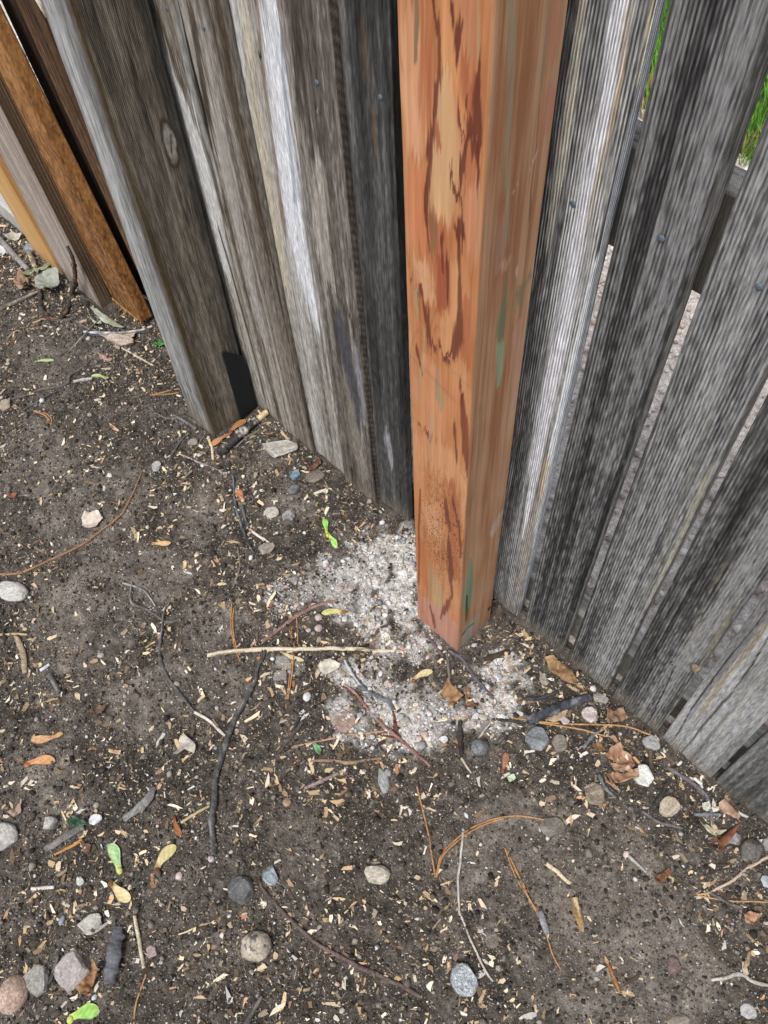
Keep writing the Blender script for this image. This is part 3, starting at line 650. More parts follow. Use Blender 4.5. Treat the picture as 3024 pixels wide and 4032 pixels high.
RF = [L('ac6840'), L('c28356'), L('d09a70')]
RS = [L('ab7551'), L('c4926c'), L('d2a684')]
def red_paint(FC, S, Z, X, Y):
    n1 = fbm(S * 45 + FC * 9, Z * 2.2, 61, 4); n2 = fbm(S * 260 + FC * 9, Z * 7, 62, 3); n3 = fbm(S * 30 + FC * 5, Z * 14, 63, 4); n4 = vn(S * 900, Z * 200, 64)
    t = 0.5 + 1.2 * (n1 - 0.5) + 0.5 * (n2 - 0.5) + 0.9 * (n3 - 0.5)
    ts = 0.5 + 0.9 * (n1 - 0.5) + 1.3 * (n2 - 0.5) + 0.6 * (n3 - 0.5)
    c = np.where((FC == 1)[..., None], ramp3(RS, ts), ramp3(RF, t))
    # fine growth lines
    c = c * (1 - 0.22 * (FC == 1) * sst(0.62, 0.8, fbm(S * 500, Z * 2.5, 66, 2)))[..., None]
    c = c * (1 - 0.16 * (FC == 0) * sst(0.6, 0.8, fbm(S * 420, Z * 4.0, 67, 2)))[..., None]
    cw = fbm(S * 17, Z * 3.2, 91, 3) * 26 + fbm(S * 120, Z * 9, 92, 3) * 1.6
    cl = np.exp(-((cw - np.round(cw)) / 0.16) ** 2) * sst(0.35, 0.6, fbm(S * 25, Z * 5, 93, 3))
    c = lerp(c, L('8f4c30'), cl * 0.42 * (FC == 0))
    for k, (f, col, st, kw) in enumerate(front_feats):
        mk = streak(S, Z, f, 700 + 11 * k, **kw) * (FC == 0) * st * (0.8 + 0.4 * n2)
        c = lerp(c, L(col) * (0.82 + 0.36 * n2)[..., None], np.clip(mk, 0, 1))
    for k, (f, col, st, kw) in enumerate(side_feats):
        mk = streak(S, Z, f, 1700 + 11 * k, **kw) * (FC == 1) * st * (0.8 + 0.4 * n2)
        c = lerp(c, L(col) * (0.82 + 0.36 * n2)[..., None], np.clip(mk, 0, 1))
    # tiny mould specks low on the front face
    sp = (fbm(S * 900, Z * 420, 71, 2) > 0.66) * blob(S, Z, 0.058, 0.34, 0.04, 0.13, 0.6) * (FC == 0)
    c = lerp(c, L('3d3a2c'), np.clip(sp * 0.8, 0, 1))
    # slanting saw marks
    for zc, sl, w, dk in ((0.235, -0.35, 0.0010, 0.25), (0.205, -0.35, 0.0012, 0.3), (0.17, -0.35, 0.0010, 0.22), (0.66, -0.28, 0.0030, 0.30), (0.70, -0.25, 0.0012, 0.3), (0.79, -0.22, 0.0010, 0.2)):
        q = np.exp(-((Z - zc - sl * S - (fbm(S * 30, S * 0, 73) - 0.5) * 0.006) / w) ** 2) * (FC == 0) * dk * sst(0.2, 0.6, fbm(S * 60, Z * 30, 74, 2))
        c = lerp(c, L('7a6450'), q)
    return c * 1.0
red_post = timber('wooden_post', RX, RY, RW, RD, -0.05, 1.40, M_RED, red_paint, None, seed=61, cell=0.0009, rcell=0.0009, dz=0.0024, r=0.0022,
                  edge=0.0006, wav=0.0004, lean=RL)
def reorigin(o, loc):
    o.data.transform(Matrix.Translation(-Vector(loc))); o.location = loc; return o
reorigin(red_post, (RX + RW / 2, RY + RD / 2, 0))
tag(red_post, 'new reddish-orange square timber post with dark flame grain, before the fence', 'post')

# ------------------------------------------------------------------ the old grey post
gp = empty('fence_post', (-0.165, -0.075, 0.0), 'old grey square post with a pale knot and black metal plate at its foot', 'post')
GX, GY, GW, GD, GL = -0.2105, -0.118, 0.084, 0.107, 0.0055
gxr = GX + GW
def gpaint_base(FC, S, Z, X, Y):
    n1 = fbm(S * 40 + FC * 9, Z * 1.4, 81, 4); n2 = fbm(S * 240 + FC * 9, Z * 6, 82, 3); n3 = fbm(S * 600, Z * 40, 83, 2); n5 = fbm(S * 14, Z * 5, 86, 3)
    t = 0.5 + 0.9 * (n1 - 0.5) + 1.0 * (n2 - 0.5) + 0.9 * (n3 - 0.5) + 0.5 * (n5 - 0.5)
    fr = ramp3([L('6b6966'), L('9a9894'), L('bcbcbb')], t)
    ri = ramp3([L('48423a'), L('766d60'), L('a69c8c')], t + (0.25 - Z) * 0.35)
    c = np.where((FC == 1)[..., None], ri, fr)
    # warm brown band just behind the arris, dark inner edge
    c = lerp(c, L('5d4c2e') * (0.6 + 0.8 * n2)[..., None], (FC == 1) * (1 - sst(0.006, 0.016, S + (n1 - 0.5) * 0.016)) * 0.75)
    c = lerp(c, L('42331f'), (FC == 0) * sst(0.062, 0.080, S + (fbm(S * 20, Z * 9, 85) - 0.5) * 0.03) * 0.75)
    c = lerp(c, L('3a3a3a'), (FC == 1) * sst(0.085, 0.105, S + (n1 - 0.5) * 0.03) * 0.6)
    g = (1 - sst(0, 0.10, Z + (n1 - 0.5) * 0.09)) * 0.6
    return lerp(c, L('7c705c') * (0.7 + 0.6 * n3)[..., None], g)
kx = FX((663, 555), gxr)
gpt = knot(gpaint_base, kx[1] - GY, kx[2], 0.011, 0.036, 'aaa398', '3b352b', 8); gpt.face = 1
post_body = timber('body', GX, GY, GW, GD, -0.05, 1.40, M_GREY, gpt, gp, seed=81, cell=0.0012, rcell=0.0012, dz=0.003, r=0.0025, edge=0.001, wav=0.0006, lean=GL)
# black plate on the right face
def prism(name, pts2, axis, a0, a1, mat, parent=None, bevel=0.0008, tf=None):
    bm = bmesh.new()
    def mk(p, a):
        if axis == 'x': return (a, p[0], p[1])
        if axis == 'y': return (p[0], a, p[1])
        return (p[0], p[1], a)
    A = [bm.verts.new(mk(p, a0)) for p in pts2]; B = [bm.verts.new(mk(p, a1)) for p in pts2]
    n = len(pts2)
    bm.faces.new(A[::-1]); bm.faces.new(B)
    for i in range(n): bm.faces.new((A[i], A[(i + 1) % n], B[(i + 1) % n], B[i]))
    bmesh.ops.recalc_face_normals(bm, faces=bm.faces)
    if bevel: bmesh.ops.bevel(bm, geom=list(bm.edges), offset=bevel, segments=2, affect='EDGES', profile=0.6)
    V = [tuple(v.co) for v in bm.verts]; Fc = [[q.index for q in f.verts] for f in (bm.verts.index_update() or bm.faces)]
    bm.free()
    return mesh_obj(name, V, Fc, mat, None, parent, smooth=False)
pl = prism('metal_plate', [(-0.050, -0.02), (-0.006, -0.02), (-0.006, 0.160), (-0.024, 0.176), (-0.044, 0.200), (-0.050, 0.200)], 'x', gxr + 0.0035, gxr + 0.0075, M_BLACK, gp)
q0 = F((150, 10), -0.118)
rg = np.random.default_rng(3); PV, PF, PC = [], [], []; off = 0
for k in range(14):
    p0 = np.array([-0.2095, -0.116 + rg.uniform(0, 0.02), 0.80 + rg.uniform(0, 0.05)]); l = rg.uniform(0.02, 0.05)
    p1 = p0 + np.array([-0.5 * l, rg.normal(0, 0.1) * l, 0.8 * l + 0.01])
    P_ = np.linspace(p0, p1, 5); P_[:, 0] += 0.003 * np.sin(np.linspace(0, 3, 5)); 
    V, Fc, C = tube(P_, np.array([0.003, 0.004, 0.004, 0.003, 0.001]), ('b9a888', 'e9e4da'), 500 + k, 6, False, 0.2)
    PV.append(V); PF += [[i + off for i in f] for f in Fc]; PC.append(C); off += len(V)
sp_ = mesh_obj('splinter', np.concatenate(PV) - np.array(gp.location), PF, M_CHIP, np.concatenate(PC), loc=(0, 0, 0)); sp_.parent = gp; sp_['label'] = 'pale splintered wood torn from the post edge'

# ------------------------------------------------------------------ gate boards and loose boards on the left
gate = empty('gate', (-0.5, 0.03, 0.0), 'dark brown heartwood gate boards just left of the old grey post', 'gate')
for k, (xa, w, yy, pal) in enumerate(((-0.606, 0.086, 0.022, ('1a120c', '35261b', '554030')), (-0.518, 0.09, 0.016, ('2a1d13', '523c2a', '7d6249')), (-0.424, 0.09, 0.018, ('21170f', '40301f', '66503a')), (-0.33, 0.09, 0.018, ('21170f', '40301f', '66503a')))):  # dark heartwood colours, a palette for each board
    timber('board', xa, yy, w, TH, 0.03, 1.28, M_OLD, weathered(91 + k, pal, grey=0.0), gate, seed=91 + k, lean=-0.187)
def loose(name, x0, y0, w, d, z0, z1, mat, paint, lean, seed, label, **kw):
    o = timber(name, x0, y0, w, d, z0, z1, mat, paint, None, seed=seed, lean=lean, **kw)
    reorigin(o, (x0 + w / 2, y0 + d / 2, 0)); return tag(o, label, 'board')
def brown_paint(FC, S, Z, X, Y):
    n1 = fbm(S * 30 + FC * 9, Z * 1.0, 101, 3); n2 = fbm(S * 160 + FC * 9, Z * 3, 102, 3); n3 = fbm(S * 500, Z * 30, 103, 2)
    t = 0.5 + 0.9 * (n1 - 0.5) + 0.9 * (n2 - 0.5) + 0.5 * (n3 - 0.5)
    fr = ramp3([L('88776a'), L('ad9e92'), L('c8beb5')], t)
    st = 0.5 + 0.5 * np.sin(S * 2 * math.pi / 0.0062 + 4 * n1)
    ri = lerp(np.broadcast_to(L('33261b'), fr.shape), np.broadcast_to(L('8b745c'), fr.shape), np.clip(st ** 1.5 * (0.6 + 0.8 * n2), 0, 1))
    c = np.where((FC == 1)[..., None], ri, fr)
    gl = np.sin(S * 2 * math.pi / 0.011 + 6 * n1) * (S < 0.07) * (FC == 0)
    c = c * (1 + 0.16 * gl)[..., None]
    ck = np.exp(-((S - 0.095 - (Z - 0.05) * 0.03 - (fbm(Z * 20, Z * 0, 105) - 0.5) * 0.01) / 0.0009) ** 2) * (FC == 0) * (1 - sst(0.13, 0.16, Z))
    c = lerp(c, L('1e140d'), ck)
    g = (1 - sst(0, 0.05, Z + (n1 - 0.5) * 0.06)) * 0.45
    return lerp(c, L('6e6052'), g)
loose('leaning_board', -0.784, -0.062, 0.163, 0.032, -0.03, 0.95, M_GREY, brown_paint, -0.18, 101,
      'pinkish-brown weathered plank with a dark striped edge, leaning left of the orange board', r=0.0015)
def orange_paint(FC, S, Z, X, Y):
    n1 = fbm(S * 25 + FC * 9, Z * 3, 111, 4); n2 = fbm(S * 330 + FC * 9, Z * 120, 112, 3); n3 = fbm(S * 120, Z * 50, 113, 3)
    t = 0.5 + 0.7 * (n1 - 0.5) + 1.3 * (n2 - 0.5) + 0.6 * (n3 - 0.5) + 0.25 * np.clip((Z - 0.25) * 2, -0.9, 1)
    fr = ramp3([L('543a24'), L('8c5f3a'), L('b78756')], t)
    ri = ramp3([L('634124'), L('986639'), L('b5834f')], t)
    c = np.where((FC == 1)[..., None], ri, fr)
    hr = sst(0.70, 0.78, fbm(S * 480 + Z * 160, Z * 170, 117, 2)) * 0.7
    return lerp(c, L('d0a068'), hr * 0.7)
ob = loose('leaning_board', -0.622, -0.031, 0.121, 0.031, 0.014, 1.2, M_SAWN, orange_paint, -0.262, 111,
           'orange-stained rough-sawn board with a splintery cut end, beside the old grey post', r=0.002,
           endcut=lambda X, Y: (fbm(X * 300, Y * 50, 119, 3) - 0.5) * 0.012)
def tan_paint(FC, S, Z, X, Y):
    n1 = fbm(S * 30 + FC * 9, Z * 1.2, 121, 3); n2 = fbm(S * 200, Z * 5, 122, 3)
    t = 0.5 + 0.9 * (n1 - 0.5) + 0.8 * (n2 - 0.5)
    return lerp(ramp3([L('a5743c'), L('c79a61'), L('d9b584')], t), L('7d6a50'), (1 - sst(0, 0.04, Z)) * 0.4)
loose('leaning_board', -0.925, -0.064, 0.125, 0.014, -0.02, 0.8, M_RED, tan_paint, -0.27, 121,
      'honey-tan board with its foot in the soil, farthest left of the leaning boards', r=0.0015)

# ------------------------------------------------------------------ ground
SAND = [((1480, 2190), 0.055, 0.9), ((1560, 2300), 0.06, 1.0), ((1400, 2260), 0.05, 0.7), ((1590, 2160), 0.04, 0.9), ((1330, 2360), 0.045, 0.6), ((1480, 2420), 0.055, 0.8), ((1600, 2420), 0.05, 0.95),
        ((1640, 2540), 0.035, 0.8), ((1300, 2240), 0.035, 0.45), ((1380, 2650), 0.04, 0.75), ((1340, 2780), 0.04, 0.7), ((1480, 2690), 0.04, 0.6), ((1560, 2830), 0.05, 0.9), ((1640, 2880), 0.045, 0.9),
        ((1640, 2720), 0.035, 0.6), ((1960, 2640), 0.045, 0.9), ((1960, 2760), 0.05, 0.95), ((2030, 2680), 0.03, 0.7), ((1870, 2830), 0.035, 0.7), ((1420, 2880), 0.035, 0.5), ((1120, 2330), 0.05, 0.35),
        ((1250, 2300), 0.04, 0.4), ((1120, 2620), 0.03, 0.3), ((1750, 2800), 0.04, 0.5), ((1530, 2560), 0.03, 0.5)]
SAND = [(G(p)[:2], r, a) for p, r, a in SAND]
SMOOTH = [((250, 1420), 0.10), ((150, 1800), 0.10), ((330, 2050), 0.10), ((300, 2480), 0.12), ((560, 2300), 0.09), ((800, 2500), 0.08), ((860, 2700), 0.08), ((600, 2760), 0.08), ((170, 3120), 0.07),
          ((800, 2020), 0.06), ((2100, 3350), 0.09), ((2400, 3500), 0.12), ((2600, 3700), 0.12), ((2250, 3900), 0.09), ((1900, 3350), 0.07), ((1150, 3350), 0.06), ((1080, 1800), 0.04), ((1130, 2010), 0.04), ((2600, 3950), 0.08), ((480, 1900), 0.07)]
SMOOTH = [(G(p)[:2], r) for p, r in SMOOTH]
def sandf(x, y):
    x = np.asarray(x, float); s = np.zeros_like(x)
    w = (fbm(x * 38, y * 38, 201, 4) - 0.5) * 1.5
    for (c, r, a) in SAND:
        q = np.sqrt((x - c[0]) ** 2 + (y - c[1]) ** 2) / r + w
        s = np.maximum(s, a * (1 - sst(0.45, 1.15, q)))
    return s * sst(0.34, 0.56, fbm(x * 55, y * 55, 203, 5) + 0.14)
def smoothf(x, y):
    x = np.asarray(x, float); s = np.zeros_like(x)
    w = (fbm(x * 22, y * 22, 205, 4) - 0.5) * 1.2
    for (c, r) in SMOOTH:
        q = np.sqrt((x - c[0]) ** 2 + (y - c[1]) ** 2) / r + w
        s = np.maximum(s, 1 - sst(0.5, 1.25, q))
    return s
def ground_h(x, y):
    x = np.asarray(x, float); y = np.asarray(y, float)
    sm = 1 - 0.6 * smoothf(x, y)
    h = (fbm(x * 7, y * 7, 211, 3) - 0.5) * 0.010
    h = h + (fbm(x * 45, y * 45, 213, 4) - 0.5) * 0.0075 * sm
    h = h + (fbm(x * 190, y * 190, 215, 3) - 0.5) * 0.0058 * (0.55 + 0.45 * sm)
    h = h + 0.006 * np.clip(1 + y / 0.05, 0, 1) * (y < 0.02)
    sa = sandf(x, y)
    h = h + sa * (0.002 + 0.007 * (fbm(x * 110, y * 110, 217, 3) - 0.4))
    return h
def soil_cols(x, y, z):
    n1 = fbm(x * 9, y * 9, 221, 4); n2 = fbm(x * 60, y * 60, 223, 4)
    sm = smoothf(x, y); sa = sandf(x, y)
    dark = ramp3([L('2f2c29'), L('4e4944'), L('716b65')], n2 + 0.5 * (n1 - 0.5))
    pale = ramp3([L('4f4b46'), L('75706a'), L('979189')], n2 + 0.5 * (n1 - 0.5))
    dark = dark * np.array([1.00, 0.95, 0.90]); pale = pale * np.array([1.16, 1.10, 1.04])
    c = lerp(dark, pale, np.clip(sm * 0.45 + 0.7 * (fbm(x * 25, y * 25, 227, 4) - 0.42), 0, 1))
    sand = ramp3([L('a29c94'), L('d2cdc7'), L('f0ede9')], fbm(x * 130, y * 130, 225, 4) * 1.5 - 0.2)
    return lerp(c, sand, np.clip(sa, 0, 1))
def grid(x0, x1, y0, y1, d):
    nx = int((x1 - x0) / d) + 1; ny = int((y1 - y0) / d) + 1
    xs = np.linspace(x0, x1, nx); ys = np.linspace(y0, y1, ny)
    X, Y = np.meshgrid(xs, ys)
    a = (np.arange(ny - 1)[:, None] * nx + np.arange(nx - 1)).ravel()
    return X.ravel(), Y.ravel(), np.stack([a, a + 1, a + nx + 1, a + nx], -1)
X, Y, Q = grid(-1.7, 1.5, -1.25, 0.03, 0.0028)
Zg = ground_h(X, Y)
ed = np.minimum(np.minimum(X + 1.7, 1.5 - X), Y + 1.25)
Zg = Zg - 0.03 * (1 - sst(0, 0.05, ed))
soil = mesh_obj('soil', np.stack([X, Y, Zg], -1), Q, M_SOIL, soil_cols(X, Y, Zg)); tag(soil, kind='structure')
# far ground (one sheet to the horizon), gravel path and lawn beyond the fence
def far_paint(x, y):
    n = fbm(x * 30, y * 30, 231, 4); n2 = fbm(x * 120, y * 120, 233, 3)
    return ramp3([L('a89d94'), L('d6cbc2'), L('f4ece4')], n * 0.7 + n2 * 0.6 - 0.15)
V = [(-80, -60, -0.03), (80, -60, -0.03), (80, 80, -0.03), (-80, 80, -0.03)]
far = mesh_obj('ground', V, [(0, 1, 2, 3)], M_SOIL, np.tile(L('6b6258'), (4, 1)), smooth=False); tag(far, kind='structure')
X, Y, Q = grid(-2.6, 1.6, 0.03, 1.45, 0.006)
Zb = (fbm(X * 60, Y * 60, 235, 4) - 0.5) * 0.012 - 0.004
grav = mesh_obj('gravel_path', np.stack([X, Y, Zb], -1), Q, M_SOIL, far_paint(X, Y)); tag(grav, kind='structure')
X, Y, Q = grid(-2.2, 1.2, 1.45, 4.0, 0.05)
lawn_s = mesh_obj('lawn_soil', np.stack([X, Y, 0 * X - 0.005], -1), Q, M_SOIL, np.tile(L('4a5a30'), (len(X), 1))); tag(lawn_s, kind='structure')

# ------------------------------------------------------------------ scatter helpers
def frames(n, rng, tilt=0.35):
    """random in-plane rotation plus a small tilt"""
    a = rng.uniform(0, 2 * math.pi, n); tx = rng.normal(0, tilt, n); ty = rng.normal(0, tilt, n)
    ca, sa = np.cos(a), np.sin(a)
    R = np.zeros((n, 3, 3))
    R[:, 0, 0] = ca; R[:, 0, 1] = -sa; R[:, 1, 0] = sa; R[:, 1, 1] = ca; R[:, 2, 2] = 1
    Rx = np.zeros((n, 3, 3)); Rx[:, 0, 0] = 1; Rx[:, 1, 1] = np.cos(tx); Rx[:, 1, 2] = -np.sin(tx); Rx[:, 2, 1] = np.sin(tx); Rx[:, 2, 2] = np.cos(tx)
    Ry = np.zeros((n, 3, 3)); Ry[:, 1, 1] = 1; Ry[:, 0, 0] = np.cos(ty); Ry[:, 0, 2] = np.sin(ty); Ry[:, 2, 0] = -np.sin(ty); Ry[:, 2, 2] = np.cos(ty)
    return np.einsum('nij,njk,nkl->nil', R, Ry, Rx)
CUBE = np.array([(-1, -1, -1), (1, -1, -1), (1, 1, -1), (-1, 1, -1), (-1, -1, 1), (1, -1, 1), (1, 1, 1), (-1, 1, 1)], float)
CUBEF = np.array([(0, 3, 2, 1), (4, 5, 6, 7), (0, 1, 5, 4), (1, 2, 6, 5), (2, 3, 7, 6), (3, 0, 4, 7)])
def chip_geo(n, rng, l, w, t):
    """n splintery chips: bevelled slabs of unequal corners, slightly bent; (n,12,3) and faces"""
    B = np.array([(-1, -.8, 0), (-.1, -1, 0), (.9, -.7, 0), (1, .7, 0), (.1, 1, 0), (-.9, .8, 0)])
    B = np.concatenate([B + (0, 0, -1), B + (0, 0, 1)])
    V = np.tile(B, (n, 1, 1))
    V[:, :, 0] += rng.uniform(-0.5, 0.5, (n, 6))[:, [0, 1, 2, 3, 4, 5] * 2]
    V[:, :, 1] *= rng.uniform(0.15, 1.15, (n, 6))[:, [0, 1, 2, 3, 4, 5] * 2]
    bend = rng.normal(0, 1.2, n)
    V[:, :, 2] += (bend[:, None]) * (V[:, :, 0] ** 2 - 0.4)
    V = V * np.stack([l / 2, w / 2, t / 2], -1)[:, None, :]
    F0 = [(5, 4, 3, 2, 1, 0), (6, 7, 8, 9, 10, 11)]
    S0 = [(i, (i + 1) % 6, 6 + (i + 1) % 6, 6 + i) for i in range(6)]
    caps = np.array([(5, 4, 1, 0), (4, 3, 2, 1), (6, 7, 10, 11), (7, 8, 9, 10)])
    return V, np.concatenate([caps, np.array(S0)])
def merge(V, Fc):
    n, k = V.shape[0], V.shape[1]
    return V.reshape(-1, 3), (Fc[None] + (np.arange(n) * k)[:, None, None]).reshape(-1, Fc.shape[1])
CH = [L(c) for c in ('e2cca8', 'd6bb94', 'efe0c6', 'c2a67e', 'a58c6c', '8a735a', '6f5e4b', '574a3e', 'd0cbc2', 'd6ab84', 'b3805f', '948470', '453b33', 'e6d9c2')]
CHW = np.array([10, 9, 8, 8, 8, 10, 12, 12, 6, 3, 2, 10, 12, 7], float); CHW /= CHW.sum()
CHN = ['tan', 'tan', 'cream', 'tan', 'brown', 'brown', 'dark brown', 'dark brown', 'pale grey', 'orange', 'reddish', 'brown', 'dark brown', 'cream']
def visible(x, y, mg=0.0):
    d = np.stack([x, y, 0 * x], -1) - CAM
    zc = -(d @ BCK); u = 1512 + FOC * (d @ RGT) / zc; v = 2016 - FOC * (d @ UPV) / zc
    return u, v, (u > -mg) & (u < 3024 + mg) & (v > -mg) & (v < 4032 + mg)
POSTS = [(RX - 0.004, RX + RW + 0.004, RY - 0.004, RY + RD + 0.004), (GX - 0.004, gxr + 0.012, GY - 0.004, 0.0), (-0.80, -0.60, -0.07, 0.0)]
def spread(n, rng, dens):
    """n points on the soil, thinned by a density field"""
    out = np.zeros((0, 2))
    while len(out) < n:
        p = np.stack([rng.uniform(-1.25, 1.3, 4 * n), rng.uniform(-1.1, -0.004, 4 * n)], -1)
        _, _, ok = visible(p[:, 0], p[:, 1], 350)
        for b in POSTS: ok &= ~((p[:, 0] > b[0]) & (p[:, 0] < b[1]) & (p[:, 1] > b[2]) & (p[:, 1] < b[3]))
        p = p[ok]
        keep = rng.uniform(0, 1, len(p)) < dens(p[:, 0], p[:, 1])
        out = np.concatenate([out, p[keep]])
    return out[:n]
CLUST = [(G(p)[:2], r) for p, r in (((2300, 2800), 0.07), ((2450, 3000), 0.07), ((2150, 2900), 0.06), ((1750, 2660), 0.05), ((1950, 2560), 0.05), ((850, 1800), 0.08), ((950, 1950), 0.06), ((260, 1100), 0.09), ((120, 2650), 0.07), ((260, 3450), 0.09),
         ((300, 3750), 0.09), ((1250, 3900), 0.09), ((900, 3800), 0.08), ((1600, 3050), 0.07), ((2850, 3250), 0.06), ((2960, 3650), 0.06), ((1450, 2080), 0.06), ((1050, 2350), 0.05), ((1100, 2950), 0.07), ((2400, 3850), 0.04))]
def dens_chip(x, y):
    s = smoothf(x, y); a = sandf(x, y)
    d = (1 - 0.85 * s) * (1 - 0.6 * np.clip(a, 0, 1)) * (0.10 + 1.0 * sst(0.40, 0.64, fbm(x * 11, y * 11, 241, 4)))
    d = d + 0.7 * np.exp(-((y + 0.02) / 0.05) ** 2)
    for (c_, r_) in CLUST: d = d + 0.75 * np.exp(-((x - c_[0]) ** 2 + (y - c_[1]) ** 2) / r_ ** 2)
    return np.clip(d, 0.05, 1)
rng = np.random.default_rng(11)
# wood chips -- the largest 260 as things of their own, the rest as one litter
n = 9000
P2 = spread(n, rng, dens_chip)
ln_ = np.exp(rng.normal(math.log(0.0062), 0.58, n)); ln_ = np.clip(ln_, 0.0025, 0.030)
wd_ = np.clip(ln_ * rng.uniform(0.2, 0.95, n), 0.0016, 0.009); th_ = rng.uniform(0.0006, 0.0016, n)
ci = rng.choice(len(CH), n, p=CHW)
cc = np.array(CH)[ci] * rng.uniform(0.75, 1.2, (n, 1))
V, Fq = chip_geo(n, rng, ln_, wd_, th_)
R_ = frames(n, rng, 0.22)
V = np.einsum('nij,nkj->nki', R_, V)
base = np.stack([P2[:, 0], P2[:, 1], ground_h(P2[:, 0], P2[:, 1]) + 0.0012], -1)
u_, v_, vis = visible(P2[:, 0], P2[:, 1], 0)
big = np.argsort(-(ln_ * wd_) * vis)[:260]
bigset = np.zeros(n, bool); bigset[big] = True
rest = ~bigset
Vm, Fm = merge(V[rest] + base[rest][:, None, :], Fq)
o = mesh_obj('wood_chip_litter', Vm, Fm, M_CHIP, np.repeat(cc[rest], 12, 0), smooth=False)
tag(o, 'thin scatter of small tan and brown wood chips over the soil', 'wood chips', kind='stuff')
MARKS = [((1800, 2520), 'beside the foot of the new red post'), ((850, 1720), 'near the foot of the old grey post'), ((1200, 1800), 'near the large pale angular rock'), ((1500, 2050), 'below the boards left of the red post'),
         ((1200, 2560), 'near the long pale stick'), ((900, 2900), 'near the long dark curved stick'), ((2250, 2700), 'at the foot of the boards right of the red post'), ((2550, 3000), 'near the crumpled tan leaf'),
         ((2750, 3250), 'near the rounded stones by the right-hand boards'), ((3000, 3500), 'near the forked pale twig at the right edge'), ((350, 1400), 'below the leaning orange board'), ((200, 1150), 'near the crumpled grey-green leaf'),
         ((200, 1600), 'near the wavy thin twig at left'), ((300, 2150), 'near the long reddish stem at left'), ((100, 2600), 'by the left edge near the upright bark strips'), ((180, 2950), 'near the two peach maple seeds'),
         ((350, 3250), 'near the dark green leaf'), ((550, 3450), 'among the green and cream maple seeds'), ((300, 3700), 'near the angular pink-grey slab'), ((500, 3900), 'near the green maple seed at the bottom'),
         ((1000, 3600), 'near the dark oval cobble'), ((1300, 3750), 'beside the long brown bottom stick'), ((1500, 3400), 'near the pale spotted cobble'), ((1800, 3250), 'near the pair of bent pine needles'),
         ((1820, 3850), 'near the white speckled cobble'), ((2200, 3450), 'near the crossed dry needles'), ((2350, 3850), 'near the small orange-brown stem'), ((2700, 3700), 'on the bare soil at lower right'),
         ((2900, 3850), 'near the kinked pale twig at lower right'), ((1900, 3000), 'near the round dark pebble'), ((650, 2450), 'near the forked grey twig'), ((1350, 3050), 'near the small green leaf')]
MK = np.array([q[0] for q in MARKS], float)
def where(u, v): return MARKS[int(np.argmin((MK[:, 0] - u) ** 2 + (MK[:, 1] - v) ** 2))][1]
for k in big:
    o = mesh_obj('wood_chip', V[k], Fq, M_CHIP, np.repeat(cc[k][None], 12, 0), smooth=False, loc=base[k])
    sz = 'long' if ln_[k] > 3.2 * wd_[k] else 'broad'
    tag(o, '%s %s wood chip %s' % (sz, CHN[ci[k]], where(u_[k], v_[k])), 'wood chip', 'larger wood chips on the soil')
# fine fibres and husk slivers
n = 5200
P2 = spread(n, rng, dens_chip)
l2_ = np.exp(rng.normal(math.log(0.0045), 0.5, n)); w2_ = rng.uniform(0.0006, 0.0014, n)
V, Fq = chip_geo(n, rng, l2_, w2_, w2_ * 0.6)
V = np.einsum('nij,nkj->nki', frames(n, rng, 0.3), V) + np.stack([P2[:, 0], P2[:, 1], ground_h(P2[:, 0], P2[:, 1]) + 0.001], -1)[:, None]
c2_ = np.array(CH)[rng.choice(len(CH), n, p=CHW)] * rng.uniform(0.6, 1.15, (n, 1))
Vm, Fm = merge(V, Fq)
o = mesh_obj('plant_fibre_litter', Vm, Fm, M_CHIP, np.repeat(c2_, 12, 0), smooth=False); tag(o, 'fine dry fibres and husk slivers strewn over the soil', 'fibres', kind='stuff')
# crumbs of soil and mineral grains
bmi = bmesh.new(); bmesh.ops.create_icosphere(bmi, subdivisions=1, radius=1.0)
ICO = np.array([v.co[:] for v in bmi.verts]); ICOF = np.array([[q.index for q in f.verts] for f in bmi.faces]); bmi.free()
def lumps(n, rng, size, flat=(0.6, 1.0), rough=0.28):
    V = ICO[None] * (1 + rng.normal(0, rough, (n, 12, 1)))
    sc = np.stack([size * rng.uniform(0.75, 1.3, n), size * rng.uniform(0.7, 1.1, n), size * rng.uniform(*flat, n)], -1) / 2
    V = V * sc[:, None]
    return np.einsum('nij,nkj->nki', frames(n, rng, 0.3), V)
n = 64000
P2 = spread(n, rng, lambda x, y: np.clip((1 - 0.35 * smoothf(x, y)) * (1 - 1.1 * sandf(x, y)), 0.02, 1))
sz_ = np.clip(np.exp(rng.normal(math.log(0.0025), 0.5, n)), 0.0012, 0.012)
V = lumps(n, rng, sz_) + np.stack([P2[:, 0], P2[:, 1], ground_h(P2[:, 0], P2[:, 1]) + sz_ * 0.15], -1)[:, None]
cb = np.array([L(c) for c in ('38332e', '4b453f', '5d564f', '776f66', '968d82', '544d46')])[rng.integers(0, 6, n)] * rng.uniform(0.7, 1.25, (n, 1))
Vm, Fm = merge(V, ICOF)
o = mesh_obj('soil_crumbs', Vm, Fm, M_CRUMB, np.repeat(cb, 12, 0), smooth=True); tag(o, 'dark crumbly soil lumps strewn over the ground', 'soil crumbs', kind='stuff')
n = 15000
P2 = spread(n, rng, lambda x, y: np.clip(0.55 + 0.5 * sandf(x, y), 0, 1))
sz_ = np.clip(np.exp(rng.normal(math.log(0.0015), 0.4, n)), 0.0008, 0.004)
V = lumps(n, rng, sz_) + np.stack([P2[:, 0], P2[:, 1], ground_h(P2[:, 0], P2[:, 1]) + sz_ * 0.3], -1)[:, None]
